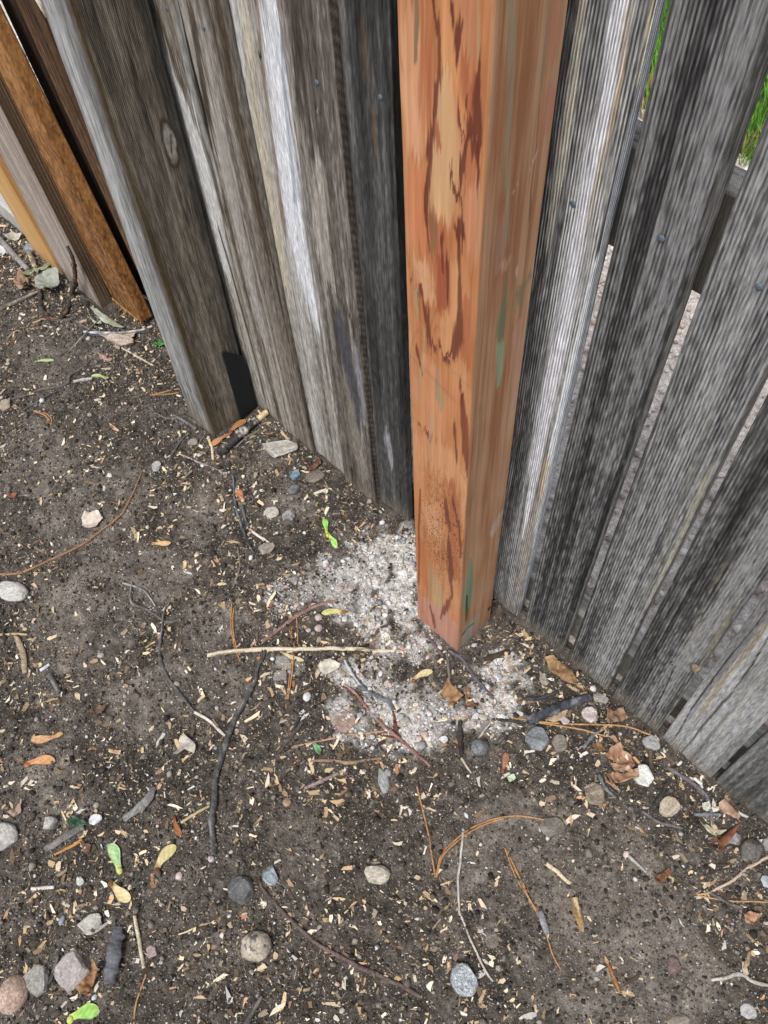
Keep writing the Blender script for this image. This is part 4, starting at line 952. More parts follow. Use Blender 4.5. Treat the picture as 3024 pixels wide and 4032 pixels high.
cg = np.array([L(c) for c in ('d8d2ca', 'bdb4a8', 'e6e2dc', 'c3aa92', 'a99b8c', 'c9b2a8')])[rng.integers(0, 6, n)] * rng.uniform(0.7, 1.1, (n, 1))
Vm, Fm = merge(V, ICOF)
o = mesh_obj('sand_grains', Vm, Fm, M_STONE, np.repeat(cg, 12, 0), smooth=True); tag(o, 'pale mineral grains sprinkled over the soil', 'sand', kind='stuff')
# gravel spilled round the red post: the largest as pebbles of their own
n = 3600
P2 = spread(n, rng, lambda x, y: np.clip((sandf(x, y) * 0.8 + 0.3 * sst(0.0, 0.3, sandf(x, y))) * (0.25 + 1.3 * sst(0.42, 0.62, fbm(x * 28, y * 28, 251, 3))), 0.012, 1))
sz_ = np.clip(np.exp(rng.normal(math.log(0.0034), 0.55, n)), 0.0016, 0.014)
V = lumps(n, rng, sz_, (0.55, 0.95), 0.14)
gb = np.stack([P2[:, 0], P2[:, 1], ground_h(P2[:, 0], P2[:, 1]) + sz_ * 0.18], -1)
GC = [L(c) for c in ('dad7d3', 'cbc7c2', 'b9b5b1', 'cfb9b0', 'c3a39b', 'a7a5a5', '9ba3aa', 'c6bfae', 'e2e0dd', 'aaa6a1')]
GN = ['white', 'pale grey', 'grey', 'pinkish', 'pink', 'grey', 'bluish', 'beige', 'white', 'dark grey']
gi = rng.choice(10, n, p=np.array([20, 18, 12, 10, 6, 8, 5, 8, 9, 4]) / 100)
gc_ = np.array(GC)[gi] * rng.uniform(0.75, 1.08, (n, 1))
u_, v_, vis = visible(P2[:, 0], P2[:, 1], 0)
big = np.argsort(-sz_ * vis)[:120]
mask = np.ones(n, bool); mask[big] = False
Vm, Fm = merge(V[mask] + gb[mask][:, None], ICOF)
o = mesh_obj('fine_gravel', Vm, Fm, M_STONE, np.repeat(gc_[mask], 12, 0), smooth=True); tag(o, 'spilled pale gravel and concrete grit around the new red post', 'gravel', kind='stuff')
def subdiv_lump(V12):
    bm = bmesh.new(); vs = [bm.verts.new(v) for v in V12]
    for f in ICOF: bm.faces.new([vs[i] for i in f])
    bmesh.ops.subdivide_edges(bm, edges=bm.edges, cuts=1, use_grid_fill=True, smooth=0.9)
    V = [tuple(v.co) for v in bm.verts]; bm.verts.index_update(); Fc = [[q.index for q in f.verts] for f in bm.faces]; bm.free(); return V, Fc
GMARKS = [((1300, 2350), 'near the yellow-green maple seed'), ((1560, 2200), 'between the bright green maple seed and the red post'), ((1500, 2420), 'left of the red post above the pale stick'), ((1350, 2680), 'near the cream papery leaf'),
          ((1480, 2760), 'beside the grey bent stick below the pale stick'), ((1600, 2860), 'below the reddish twig in the gravel'), ((1700, 2650), 'near the tan maple seed below the red post'), ((1950, 2720), 'right of the lobed brown leaf'),
          ((1860, 2830), 'above the round dark pebble'), ((1150, 2300), 'above the pinkish stick'), ((2200, 2700), 'by the boards right of the red post')]
GMK = np.array([q[0] for q in GMARKS], float)
for k in big:
    Vs, Fs = subdiv_lump(V[k])
    o = mesh_obj('pebble', Vs, Fs, M_STONE, np.tile(gc_[k], (len(Vs), 1)), loc=gb[k])
    wh = GMARKS[int(np.argmin((GMK[:, 0] - u_[k]) ** 2 + (GMK[:, 1] - v_[k]) ** 2))][1]
    tag(o, 'small %s pebble %s' % (GN[gi[k]], wh), 'pebble', 'pebbles in the spilled gravel')
# loose gravel beyond the fence and the lawn edge
n = 6000
px_ = np.stack([rng.uniform(-1.9, 1.2, n), rng.uniform(0.1, 1.4, n)], -1)
sz_ = rng.uniform(0.006, 0.022, n)
V = lumps(n, rng, sz_, (0.5, 0.9), 0.15) + np.stack([px_[:, 0], px_[:, 1], 0 * sz_ + 0.002], -1)[:, None]
gb2 = np.array([L(c) for c in ('efe6dc', 'dccfc5', 'f5efe8', 'c9bdb3', 'd6bdb0', 'a89c94')])[rng.integers(0, 6, n)]
Vm, Fm = merge(V, ICOF)
o = mesh_obj('path_gravel', Vm, Fm, M_STONE, np.repeat(gb2, 12, 0)); tag(o, 'pinkish gravel beyond the fence, seen through the gaps', 'gravel', kind='stuff')
n = 9000
x_ = rng.uniform(-1.0, 0.6, n); y_ = 1.40 + np.abs(rng.normal(0, 0.45, n))
h_ = rng.uniform(0.03, 0.075, n); a_ = rng.uniform(0, 6.283, n); b_ = rng.uniform(0.1, 0.7, n) * h_
V = np.zeros((n, 4, 3)); dx_, dy_ = np.cos(a_), np.sin(a_); wv = 0.0025
V[:, 0] = np.stack([x_ - dy_ * wv, y_ + dx_ * wv, 0 * x_], -1); V[:, 1] = np.stack([x_ + dy_ * wv, y_ - dx_ * wv, 0 * x_], -1)
V[:, 2] = np.stack([x_ + dx_ * b_ * 0.4 + dy_ * wv * 0.7, y_ + dy_ * b_ * 0.4 - dx_ * wv * 0.7, h_ * 0.6], -1); V[:, 3] = np.stack([x_ + dx_ * b_, y_ + dy_ * b_, h_], -1)
gg = np.where((y_ < 1.52)[:, None] & (rng.uniform(0, 1, (n, 1)) < 0.6), L('bfa878'), lerp(L('4f8a2c'), L('86b84a'), rng.uniform(0, 1, n)))
Vm, Fm = merge(V, np.array([(0, 1, 2, 3)]))
o = mesh_obj('lawn_grass', Vm, Fm, M_GRASS, np.repeat(gg, 4, 0), smooth=False); tag(o, 'bright green lawn grass beyond the fence, seen through the gaps', 'grass', kind='stuff')

# ------------------------------------------------------------------ stones
def icosphere(sub):
    bm = bmesh.new(); bmesh.ops.create_icosphere(bm, subdivisions=sub, radius=1.0)
    V = np.array([v.co[:] for v in bm.verts]); Fc = np.array([[q.index for q in f.verts] for f in bm.faces]); bm.free(); return V, Fc
IV, IF = icosphere(5)
def n3d(V, f, s):
    return (fbm(V[:, 0] * f + 3, V[:, 1] * f + V[:, 2] * f * 0.7, s, 3) + fbm(V[:, 2] * f - 5, V[:, 1] * f - V[:, 0] * f * 0.6, s + 9, 3)) / 2 - 0.5
SEED = [1000]
def stone(p1, p2, wpx, cols, label, flat=0.62, ang=0.0, sunk=0.28, group=None, name='stone', spots=None, cat='stone', bands=None):
    SEED[0] += 13; sd_ = SEED[0]; rg = np.random.default_rng(sd_)
    a, b = G(p1), G(p2); c = (a + b) / 2; L_ = np.linalg.norm(a - b); ang_ = math.atan2(b[1] - a[1], b[0] - a[0]); W_ = wpx * mpp(c)
    W_ = min(W_ * 1.05, L_ * 1.25)
    H_ = flat * min(W_, L_)
    V = IV.copy()
    if ang > 0:
        for k in range(11):
            d = rg.normal(0, 1, 3); d[2] *= 0.5; d /= np.linalg.norm(d); h = rg.uniform(0.48, 0.78) + (1 - ang) * 0.3
            e = V @ d; V = V - np.maximum(e - h, 0)[:, None] * d
        d = np.array([rg.normal(0, 0.12), rg.normal(0, 0.12), 1.0]); d /= np.linalg.norm(d)
        e = V @ d; V = V - np.maximum(e - 0.62, 0)[:, None] * d
    V = V * (1 + 0.30 * n3d(V, 1.1, sd_) + 0.10 * n3d(V, 3.0, sd_ + 1) + (0.07 + 0.09 * ang) * n3d(V, 9.0, sd_ + 2))[:, None]
    V[:, :2] /= np.abs(V[:, :2]).max(0); V[:, 2] /= np.abs(V[:, 2]).max()
    t = 0.5 + 1.7 * n3d(V, 2.0, sd_ + 3) + 1.8 * n3d(V, 8.0, sd_ + 4) + 1.6 * n3d(V, 28, sd_ + 5)
    cl = [L(q) for q in cols]
    C = lerp(cl[0] * 0.82, cl[1], np.clip(t, 0, 1))
    if spots:
        f, th, cs, st = spots
        C = lerp(C, L(cs), (n3d(V, f, sd_ + 6) > th).astype(float) * st)
    if bands:
        C = lerp(C, L(bands), sst(0.3, 0.9, np.sin(V[:, 0] * 3 + V[:, 1] * 9 + 5 * n3d(V, 2, sd_ + 7))) * 0.7)
    # dirt clinging low down
    dirt = (1 - sst(-0.25, 0.30, V[:, 2] + 1.2 * n3d(V, 5, sd_ + 8)))
    C = lerp(C, L('54493f'), dirt * 0.85)
    P = V * np.array([L_ / 2, W_ / 2, H_ / 2])
    ca, sa = math.cos(ang_), math.sin(ang_)
    P = np.stack([P[:, 0] * ca - P[:, 1] * sa, P[:, 0] * sa + P[:, 1] * ca, P[:, 2] + H_ * (0.5 - sunk - 0.06)], -1)
    gz = float(ground_h(np.array([c[0]]), np.array([c[1]]))[0])
    o = mesh_obj(name, P, IF, M_STONE, C, smooth=True, loc=(c[0], c[1], gz))
    return tag(o, label, cat, group)
GR = ('8a8680', 'aaa59e'); BE = ('a8998a', 'c6baac'); PALE = ('b5b0a7', 'd3cec6'); DK_ = ('5d5c5a', '7d7a76'); WH = ('d5d2ce', 'efeeec'); PK = ('b29a90', 'cdb9b0'); BR_ = ('75685c', '978878')
stone((1030, 1768), (1178, 1778), 100, ('a8a298', 'd2cdc4'), 'large pale angular rock lying between the old grey post and the fence boards', 0.5, 1.0, 0.2)
stone((1135, 1874), (1187, 1876), 50, ('6f8594', '93a5b0'), 'small slate-blue stone just below the large pale angular rock', 0.7, 0.6)
stone((1192, 1890), (1278, 1868), 66, ('6f655c', '8f847a'), 'brown-grey stone right beside the small slate-blue stone', 0.6, 0.5)
stone((1132, 1950), (1180, 1912), 44, ('5c5b5c', '8b8a8a'), 'half-buried dark grey stone below the slate-blue stone', 0.6, 0.3, 0.42)
stone((1044, 2030), (1104, 2010), 55, ('b0a69c', 'cdc5bc'), 'pale rough stone touching a grey angular stone below the large rock', 0.6, 0.6)
stone((1112, 2040), (1172, 2012), 52, ('858180', 'a7a3a1'), 'grey angular stone right of its pale rough neighbour below the large rock', 0.6, 0.7)
stone((1014, 2172), (1086, 2150), 52, ('8f857a', 'ada498'), 'flat grey-brown stone below the two white-tipped thin twigs', 0.55, 0.5)
stone((424, 1334), (534, 1362), 56, ('b7a092', 'd0bfb2'), 'pinkish-beige oblong stone at the foot of the orange board', 0.7, 0.15, 0.2)
stone((95, 990), (150, 975), 48, ('7c8288', '9aa0a4'), 'smooth blue-grey pebble at the foot of the honey-tan board', 0.7, 0.0, 0.3)
stone((136, 1002), (168, 998), 26, BR_, 'small brown stone beside the smooth blue-grey pebble', 0.7, 0.3)
stone((-6, 1604), (50, 1590), 48, ('a08f7c', 'b9aa98'), 'tan stone at the left edge by the wavy thin twig', 0.6, 0.3)
stone((-14, 2315), (116, 2350), 74, ('b0aca6', 'cdc9c2'), 'light grey oval stone at the left edge below the long reddish stem', 0.55, 0.2)
stone((20, 3240), (20, 3362), 96, ('a6a19b', 'c3beb7'), 'large light grey rounded stone cut by the left edge near the upright grey block', 0.5, 0.1)
stone((192, 3284), (206, 3216), 54, ('a8a39c', 'c8c3bb'), 'small upright light grey block-shaped stone at left', 0.8, 0.7, 0.2)
stone((352, 3236), (408, 3226), 40, ('e6e4e2', 'f8f7f5'), 'bright white stone chip beside the dark green leaf', 0.55, 0.7, 0.2)
stone((345, 3592), (362, 3684), 84, ('a8a498', 'c9c5ba'), 'pale grey angular stone below the cream maple seed', 0.55, 0.9, 0.2)
stone((248, 3905), (345, 3752), 122, ('a19793', 'bfb4ae'), 'large pink-grey angular slab at lower left', 0.35, 1.0, 0.2)
stone((108, 3930), (188, 3808), 96, ('8f8b84', 'b2ada4'), 'flat grey slab between the pinkish oval cobble and the pink-grey slab', 0.3, 1.0, 0.2)
stone((38, 3998), (72, 3838), 96, ('a58877', 'c9b0a0'), 'smooth pinkish-brown oval cobble in the lower left corner', 0.75, 0.0, 0.22, spots=(26, 0.12, '7c6456', 0.6))
stone((912, 3468), (990, 3548), 92, ('5f605f', '7f7e7b'), 'dark grey oval cobble beside a blue-grey banded stone', 0.75, 0.1, 0.22)
stone((1030, 3430), (1100, 3468), 66, ('8d9699', 'b0b7b8'), 'blue-grey banded angular stone beside the dark oval cobble', 0.5, 0.8, 0.2, bands='6f7a7e')
stone((1428, 3436), (1538, 3450), 68, ('a89c8a', 'd6cdbd'), 'pale beige oval cobble with faint grey mottling, alone at lower centre', 0.65, 0.1, 0.25, spots=(9, 0.10, '7e7a78', 0.6))
stone((1000, 3670), (1024, 3792), 104, ('a89a86', 'ccc0ae'), 'egg-shaped beige cobble with dark blotches at lower centre', 0.8, 0.0, 0.2, spots=(4, 0.10, '4d4a4a', 0.8))
stone((1794, 3790), (1862, 3922), 92, ('a7adb0', 'e1e3e2'), 'white cobble speckled grey beside the kinked pale straw', 0.7, 0.15, 0.22, spots=(34, 0.02, '6c7277', 0.75))
stone((1906, 3690), (1966, 3708), 56, ('6b6258', '8a8076'), 'half-buried brown stone above the white speckled cobble', 0.6, 0.2, 0.45)
stone((1884, 2984), (1892, 2914), 66, ('5d6263', '838887'), 'round dark grey pebble below the gravel right of the red post', 0.9, 0.0, 0.2)
stone((2082, 2880), (2150, 2952), 84, ('74777a', '959899'), 'grey oval stone next to a brown-grey one near the right-hand boards', 0.7, 0.15, 0.25)
stone((2170, 2914), (2236, 2938), 72, ('7d746b', '9a9086'), 'brown-grey stone right of the grey oval stone', 0.6, 0.3, 0.35)
stone((1498, 3022), (1520, 3126), 46, ('8b8d8c', 'b0b1ae'), 'narrow curved grey stone at centre above the pale oval cobble', 0.7, 0.2, 0.25)
stone((2122, 3242), (2226, 3268), 82, ('6f685f', '8f877c'), 'half-buried brown-grey cobble at the end of the bent pine needles', 0.5, 0.2, 0.4)
stone((2526, 2908), (2594, 2950), 54, ('8c8a88', 'aaa8a5'), 'grey oblong stone by the foot of the pale furrowed board', 0.6, 0.2, 0.2)
stone((2506, 3016), (2552, 3112), 72, ('d2d0c8', 'f2f0ea'), 'bright white knobbly stone beside the crumpled tan leaf', 0.7, 0.4, 0.2)
stone((2588, 3190), (2676, 3166), 70, ('a89a86', 'c9bca8'), 'beige rounded stone right of the forked grey twigs', 0.7, 0.3, 0.22)
stone((2868, 3280), (2898, 3330), 56, ('8f8588', 'b3a8aa'), 'purplish-grey egg-shaped stone at right beside a dark one', 0.8, 0.1, 0.2)
stone((2926, 3390), (2980, 3318), 68, ('55504a', '76706a'), 'dark brown-grey rounded stone right of the purplish one', 0.7, 0.15, 0.25)
stone((2996, 3310), (3040, 3350), 46, ('8f8a88', 'aaa6a3'), 'grey stone cut by the right edge near the last board', 0.6, 0.3)
stone((2296, 3110), (2386, 3140), 84, ('75695c', '9c8d7a'), 'half-buried mottled brown stone left of the crumpled tan leaf', 0.55, 0.15, 0.38, spots=(7, 0.1, 'b8aa94', 0.6))
stone((2330, 2750), (2394, 2764), 38, ('8f8a84', 'aca7a0'), 'flat grey stone against the foot of the right-hand boards', 0.5, 0.5)
stone((2288, 2806), (2358, 2834), 62, ('b7a6a2', 'd8cbc7'), 'pinkish-white rough rock near the thick dark stick at right', 0.6, 0.7, 0.2)
stone((2320, 2722), (2344, 2716), 24, WH, 'small bright white pebble at the foot of the right-hand boards', 0.8)
stone((2908, 3972), (2980, 3994), 44, ('a9a5a2', 'c8c4c1'), 'pale flat stone in the lower right corner', 0.5, 0.4)
stone((2618, 3796), (2682, 3810), 54, ('6a5754', '836e6a'), 'flat purplish-brown stone on the bare soil at lower right', 0.4, 0.6, 0.3)
stone((2620, 4022), (2724, 4024), 44, ('7d7266', '988c7e'), 'brown stone cut by the bottom edge at right', 0.5, 0.2, 0.3)
stone((3006, 3440), (3018, 3500), 42, ('9da3a6', 'b7bcbe'), 'pale bluish stone cut by the right edge behind the forked twig', 0.5, 0.3)
stone((1516, 2722), (1564, 2734), 30, ('8b8f88', 'a7aba3'), 'grey-green oval pebble at the elbow of the grey bent stick', 0.6)
stone((1574, 2844), (1616, 2836), 34, ('9a9488', 'b5afa3'), 'greyish flat pebble in the gravel right of the reddish twig', 0.6)
stone((1856, 2820), (1888, 2824), 32, WH, 'white pebble right of the lobed brown leaf', 0.7, 0.3)
stone((1728, 2916), (1762, 2902), 34, WH, 'white pebble left of the round dark pebble', 0.7, 0.5)
stone((1204, 2762), (1214, 2724), 32, ('c9c4c0', 'e4e0dd'), 'white oval pebble left of the cream papery leaf', 0.75)
stone((1330, 2322), (1354, 2320), 22, PK, 'pink pebble left of its twin above the pinkish stick', 0.75)
stone((1368, 2326), (1394, 2322), 21, PK, 'pink pebble right of its twin above the pinkish stick', 0.75)
stone((1240, 2482), (1270, 2466), 30, PK, 'pink rounded pebble between the pinkish stick and the pale stick', 0.75)
stone((1240, 2438), (1268, 2424), 28, PK, 'pink rounded pebble under the yellow-green maple seed', 0.75)
stone((1112, 3162), (1148, 3156), 28, ('a37a68', 'c09c8a'), 'small terracotta-pink pebble alone on dark soil at centre', 0.7)
stone((824, 3394), (840, 3372), 24, ('b5a4a4', 'd2c4c4'), 'small pinkish pebble at the lower tip of the long dark curved stick', 0.75)
stone((694, 3442), (718, 3456), 26, ('cbb5b0', 'e3d4d0'), 'small pale pink pebble below the brown-tipped maple seed', 0.75)
stone((304, 3480), (336, 3462), 36, ('b7b6ad', 'd6d5cc'), 'small pale rough stone left of the cream maple seed', 0.7, 0.5)
stone((572, 3756), (618, 3742), 40, ('9c8583', 'b7a3a0'), 'small purplish stone right of the pale upright straw', 0.65, 0.4)
stone((1322, 2810), (1392, 2870), 90, ('977f74', 'b49d91'), 'flat reddish stone embedded left in the gravel patch', 0.2, 0.6, 0.25)
stone((1070, 2590), (1160, 2622), 54, ('8a857e', 'a8a39b'), 'flat grey stone under the pale stick where the dark stick crosses', 0.3, 0.6, 0.25)
stone((1074, 2670), (1132, 2656), 52, ('857f78', 'a29c94'), 'flat grey stone below the pale stick and right of the dark stick', 0.3, 0.5, 0.3)
stone((2200, 2830), (2240, 2850), 34, ('b8a8a4', 'd0c2be'), 'pinkish stone beneath the thick dark stick', 0.6, 0.4)
stone((600, 1842), (640, 1850), 46, ('9d9a97', 'bcb9b6'), 'small pale grey block-shaped stone left of the old post foot twigs', 0.6, 0.8, 0.2)
stone((740, 1750), (790, 1740), 40, ('8f8880', 'a59d94'), 'grey-brown chunk among twigs at the old grey post', 0.6, 0.7, 0.2)
stone((425, 1878), (442, 1868), 22, WH, 'tiny white pebble alone on bare soil below the old grey post', 0.75)

# ------------------------------------------------------------------ twigs, sticks, needles
def path3(px, rpx, lift=0.0):
    pts = []
    for i, p in enumerate(px):
        if len(p) == 3: w = F(p[:2], p[2])            # a point standing up, on a vertical plane y = p[2]
        else:
            w = G(p); r_ = rpx[min(i, len(rpx) - 1)] * mpp(w)
            z = float(ground_h(np.array([w[0]]), np.array([w[1]]))[0]) + r_ * 0.75 + lift
            w = G(p, z)
        pts.append(w)
    return np.array(pts)
def twig(px, r, cols, label=None, name='twig', cat='twig', parent=None, group=None, kn=True, rough=0.10, wob=0.0012, lift=0.0, flat=1.0, mat=None):
    SEED[0] += 13; sd_ = SEED[0]
    rp = list(r) if isinstance(r, (list, tuple)) else [r]
    W = path3(px, rp, lift)
    rw = np.array([rp[min(i, len(rp) - 1)] * mpp(W[i]) for i in range(len(W))])
    S4 = catmull(np.concatenate([W, rw[:, None]], 1), 0.0022)
    P = S4[:, :3].copy(); rr = np.maximum(S4[:, 3], 0.0003)
    d = np.linspace(0, 1, len(P)); dl = np.sum(np.linalg.norm(np.diff(P, axis=0), axis=1))
    if wob:
        e = np.sin(d * math.pi) ** 0.5
        P[:, 0] += (fbm(d * dl * 60, d * 0, sd_, 3) - 0.5) * 2 * wob * e; P[:, 1] += (fbm(d * dl * 60, d * 0 + 5, sd_, 3) - 0.5) * 2 * wob * e
    V, Fc, C = tube(P, rr, cols, sd_, 10 if rp[0] > 3 else 6, kn, rough, flat)
    if parent is None:
        o0 = W.mean(0); o0[2] = 0
        o = mesh_obj(name, V - o0, Fc, mat or M_BARK, C, smooth=True, loc=o0); tag(o, label, cat, group)
    else:
        o0 = np.array(parent.location); o = mesh_obj(name, V - o0, Fc, mat or M_BARK, C, smooth=True, loc=(0, 0, 0)); o.parent = parent
    return o
TG = ('4a4644', '77726e', '9c9894'); TD = ('2b2725', '54504d', '7b7672'); TL = ('a89b88', 'd3c9b8'); TT = ('8a6f52', 'b89a78'); TP = ('6e5a58', '94807c'); TW = ('c3baa9', 'e6dfd0', '8b8072'); TR = ('5a2d22', '86493a')
stk = twig([(1012, 1653), (936, 1718), (860, 1796)], [17, 16, 12], ('22201f', '4f4b48', 'cfcac2'), 'dark bark stick with a cut pale end, by the foot of the old grey post', 'stick', 'stick', rough=0.16)
twig([(1054, 1621), (1010, 1655)], [12, 13], ('d0b484', 'ead8b2'), name='bare_end', parent=stk, kn=False)
twig([(1050, 1682), (979, 1718), (930, 1761)], [3, 5, 4], TG, 'thin grey twig lying along the dark bark stick')
twig([(916, 1851), (927, 1984), (946, 2057), (971, 2124), (997, 2171)], [4, 5, 5, 5, 4], ('2c2e31', '53575b', '7c8084'), 'long dark curved twig below the old grey post')
t_ = twig([(949, 1969), (960, 2021), (982, 2083)], [4, 5, 5], ('3c3d40', '77797b'), 'white-tipped dark twig crossing right of the long dark curved twig')
twig([(982, 2083), (1020, 2110), (1060, 2135)], [5, 6, 4], TW, name='bare_end', parent=t_)
twig([(710, 1789), (806, 1829), (887, 1866)], [3, 4, 4], ('8d7470', 'b9a6a0', 'd5cdc6'), 'straight pinkish-grey twig below the old grey post')
twig([(743, 1704), (703, 1749), (662, 1815)], [3, 4, 4], TG, 'short grey twig forking left of the old post foot')
twig([(721, 1653), (712, 1719), (704, 1745)], [3, 3.5, 3], TG, 'short upright grey twig left of the old post foot')
twig([(615, 1627), (655, 1646), (696, 1646), (740, 1640)], [3, 4, 4, 3], TG, 'bent thin twig reaching the left face of the old post')
twig([(677, 1631), (725, 1657), (773, 1690)], [4, 6, 7], ('4a4644', '827e7a', 'b7b2ac'), 'thick grey twig stub against the old post corner')
twig([(806, 1712), (773, 1763), (740, 1796)], [3, 4, 3], ('5a4a3a', '8b7a68'), 'brown twig slanting below the old post corner')
twig([(820, 1720), (834, 1760), (840, 1810)], [6, 5, 5], ('c9b28c', 'e3d2b0'), 'pale peeled twig pointing down from the old post corner')
twig([(883, 1899), (828, 1936)], [4, 4], ('4a3c34', '7a6b60'), 'short brown twig left of the long dark curved twig')
twig([(45, 1572), (102, 1557), (163, 1533), (235, 1521), (265, 1506), (277, 1479), (313, 1455), (350, 1427)], [4, 4, 5, 5, 6, 6, 4, 3], ('4d4542', '7d736e'), 'wavy thin twig on bare soil at left, upper of the pair')
twig([(96, 1611), (169, 1569), (253, 1533)], [3, 4, 3], TD, 'dark thin twig just under the wavy twig at left')
twig([(57, 1593), (90, 1617), (104, 1632), (100, 1650)], [4, 4, 5, 4], TG, 'short hooked grey twig at left beside the tan stone')
twig([(289, 1503), (330, 1495), (364, 1490)], [5, 6, 5], ('a39d96', 'c8c3bc'), 'pale grey twig piece touching a pale green maple seed')
twig([(479, 1370), (561, 1415), (645, 1464)], [3, 4, 3], ('b5a48c', 'd6cab6'), 'long straw-coloured stem below the pinkish-beige stone')
twig([(-20, 920), (48, 996), (109, 1060)], [9, 10, 9], ('6f6a68', 'a09b99'), 'thick grey stick at the upper left edge')
twig([(106, 976), (124, 1014), (139, 1054)], [7, 9, 8], ('5a524c', '8d847c', 'cdb88a'), 'broken grey stick stub beside the smooth blue-grey pebble')
twig([(-12, 1220), (72, 1186), (151, 1147)], [6, 7, 5], ('5f564e', '9c948a', 'c4ad84'), 'grey stick running from the left edge to the crumpled leaf')
stk = twig([(157, 1141), (163, 1213), (181, 1244), (217, 1259), (247, 1244), (268, 1213), (283, 1159, -0.085), (295, 1099, -0.082), (292, 1050, -0.078), (284, 1010, -0.076), (265, 969, -0.074)], [6, 9, 10, 8, 8, 8, 8, 8, 8, 6, 5], ('2d2623', '5b524d', '8d6a48'),
           'dark crooked stick curling up against the pinkish-brown leaning plank', 'stick', 'stick', wob=0.002)
twig([(217, 1262), (260, 1262), (301, 1250)], [4, 5, 4], TG, name='side_shoot', parent=stk)
twig([(331, 1307), (422, 1312), (500, 1308), (573, 1297)], [6, 6, 5, 4], ('5a6068', 'b7bcc2', 'e0dcda'), 'pale bluish stem lying under the orange board end')
twig([(345, 1318), (430, 1322), (573, 1309)], [3, 4, 3], ('2f3136', '5b5f66'), 'dark thin stem alongside the pale bluish stem')
twig([(300, 1262), (340, 1290), (380, 1302)], [3, 3, 3], TP, 'thin purplish stem left of the striped long leaf')
twig([(-15, 2261), (66, 2259), (139, 2232), (241, 2186), (329, 2141), (410, 2081), (476, 2027), (512, 1966), (542, 1900), (560, 1852)], [4, 5, 4.5, 4.5, 5, 4, 4, 4, 3, 2.5], ('7d5a44', 'a98468'), 'long reddish-tan curved stem running in from the left edge', 'stem', 'stem', kn=False)
tw = twig([(521, 2292), (517, 2367), (579, 2400), (633, 2436), (669, 2452), (711, 2436)], [4, 5, 5, 5, 5, 4], TG, 'grey forked twig at left centre, upper piece')
twig([(482, 2295), (530, 2308), (567, 2328), (595, 2360), (612, 2388)], [4, 4, 4, 4, 3], ('55524f', '9a9794', 'c9c6c2'), 'thin arched grey twig above the forked grey twig')
tw = twig([(669, 2370), (645, 2412), (639, 2473), (627, 2551), (633, 2605), (663, 2672), (711, 2732), (766, 2804)], [3, 5, 5, 6, 6, 6, 6, 6], ('3f3d3c', '706d6a', '98958f'), 'long thin grey twig curving down to the long dark stick')
twig([(766, 2804), (826, 2840), (860, 2872), (886, 2897)], [6, 6, 6, 5], TW, name='bare_end', parent=tw, kn=False)
stk = twig([(1111, 2498), (1059, 2541), (1038, 2578), (1012, 2638), (1010, 2680), (991, 2713), (953, 2781), (919, 2844), (894, 2912), (869, 2992), (849, 3053), (843, 3159), (834, 3222), (837, 3306), (845, 3366)], [5, 6, 7, 7, 7, 9, 10, 10, 12, 12, 11, 11, 12, 11, 9],
           ('3d3a39', '6d6a68', '8f8b88'), 'long dark curved stick, the longest, down the left centre', 'stick', 'stick', rough=0.14)
twig([(1111, 2498), (1135, 2486), (1160, 2482)], [4, 3, 2], TD, name='side_shoot', parent=stk)
stk = twig([(816, 2581), (877, 2570), (953, 2562), (1038, 2557), (1164, 2555), (1291, 2553), (1400, 2555), (1500, 2562), (1586, 2565)], [8, 9, 9, 9, 8, 8, 8, 7, 6], ('c6b596', 'e6dac2', '6e655c'), 'long straight pale peeled stick crossing the gravel left of the red post', 'stick', 'stick', kn=False)
stk = twig([(1033, 2528), (1101, 2477), (1150, 2438), (1185, 2416), (1249, 2384), (1329, 2363)], [6, 7, 7, 8, 7, 6], ('7a5d58', 'a3847c'), 'pinkish-brown smooth stick above the pale peeled stick', 'stick', 'stick')
twig([(1192, 2408), (1205, 2390), (1230, 2368)], [5, 5, 4], ('5a4440', '836a64'), name='side_shoot', parent=stk)
twig([(1357, 2596), (1387, 2653), (1429, 2704), (1489, 2743), (1532, 2764), (1550, 2797)], [7, 9, 9, 9, 9, 8], ('45494c', '84888a', 'cfd0ce'), 'grey bent stick below the pale peeled stick')
stk = twig([(1336, 2677), (1399, 2731), (1441, 2785), (1501, 2846), (1562, 2900), (1634, 2963), (1694, 3017)], [4, 6, 5, 5, 6, 6, 5], ('7a4a3c', 'a58078', '9a8a86'), 'long reddish straight twig crossing the lower gravel patch')
twig([(1345, 2700), (1380, 2720), (1425, 2762)], [3, 4, 3], TR, name='side_shoot', parent=stk)
twig([(1489, 2894), (1525, 2898), (1562, 2906)], [4, 4, 3], TR, name='side_shoot', parent=stk)
twig([(1547, 2800), (1562, 2864), (1574, 2896)], [4, 5, 4], TR, 'short dark red twig between the grey bent stick and the reddish twig')
twig([(1667, 2478), (1706, 2532), (1745, 2583)], [5, 6, 6], ('5c4a49', '857270'), 'purplish-brown stick end at the left corner of the red post foot')
twig([(1757, 2562), (1767, 2629), (1770, 2692)], [5, 6, 5], ('55504f', '807a78'), 'thin grey-brown twig running straight down from the red post corner')
twig([(1767, 2562), (1815, 2592), (1851, 2641), (1899, 2704), (1944, 2752)], [6, 7, 7, 7, 5], ('4a4548', '777074'), 'purple-grey curved twig from the red post corner to lower right')
twig([(1905, 2596), (1955, 2580), (2008, 2562)], [10, 11, 8], ('2c2320', '5a4a40'), 'dark bark strip right of the red post foot', 'bark_strip', 'bark', rough=0.25, flat=0.5)
twig([(2056, 2752), (2134, 2746), (2200, 2725)], [6, 8, 6], ('25252a', '505055'), 'thin black twig above the thick dark stick')
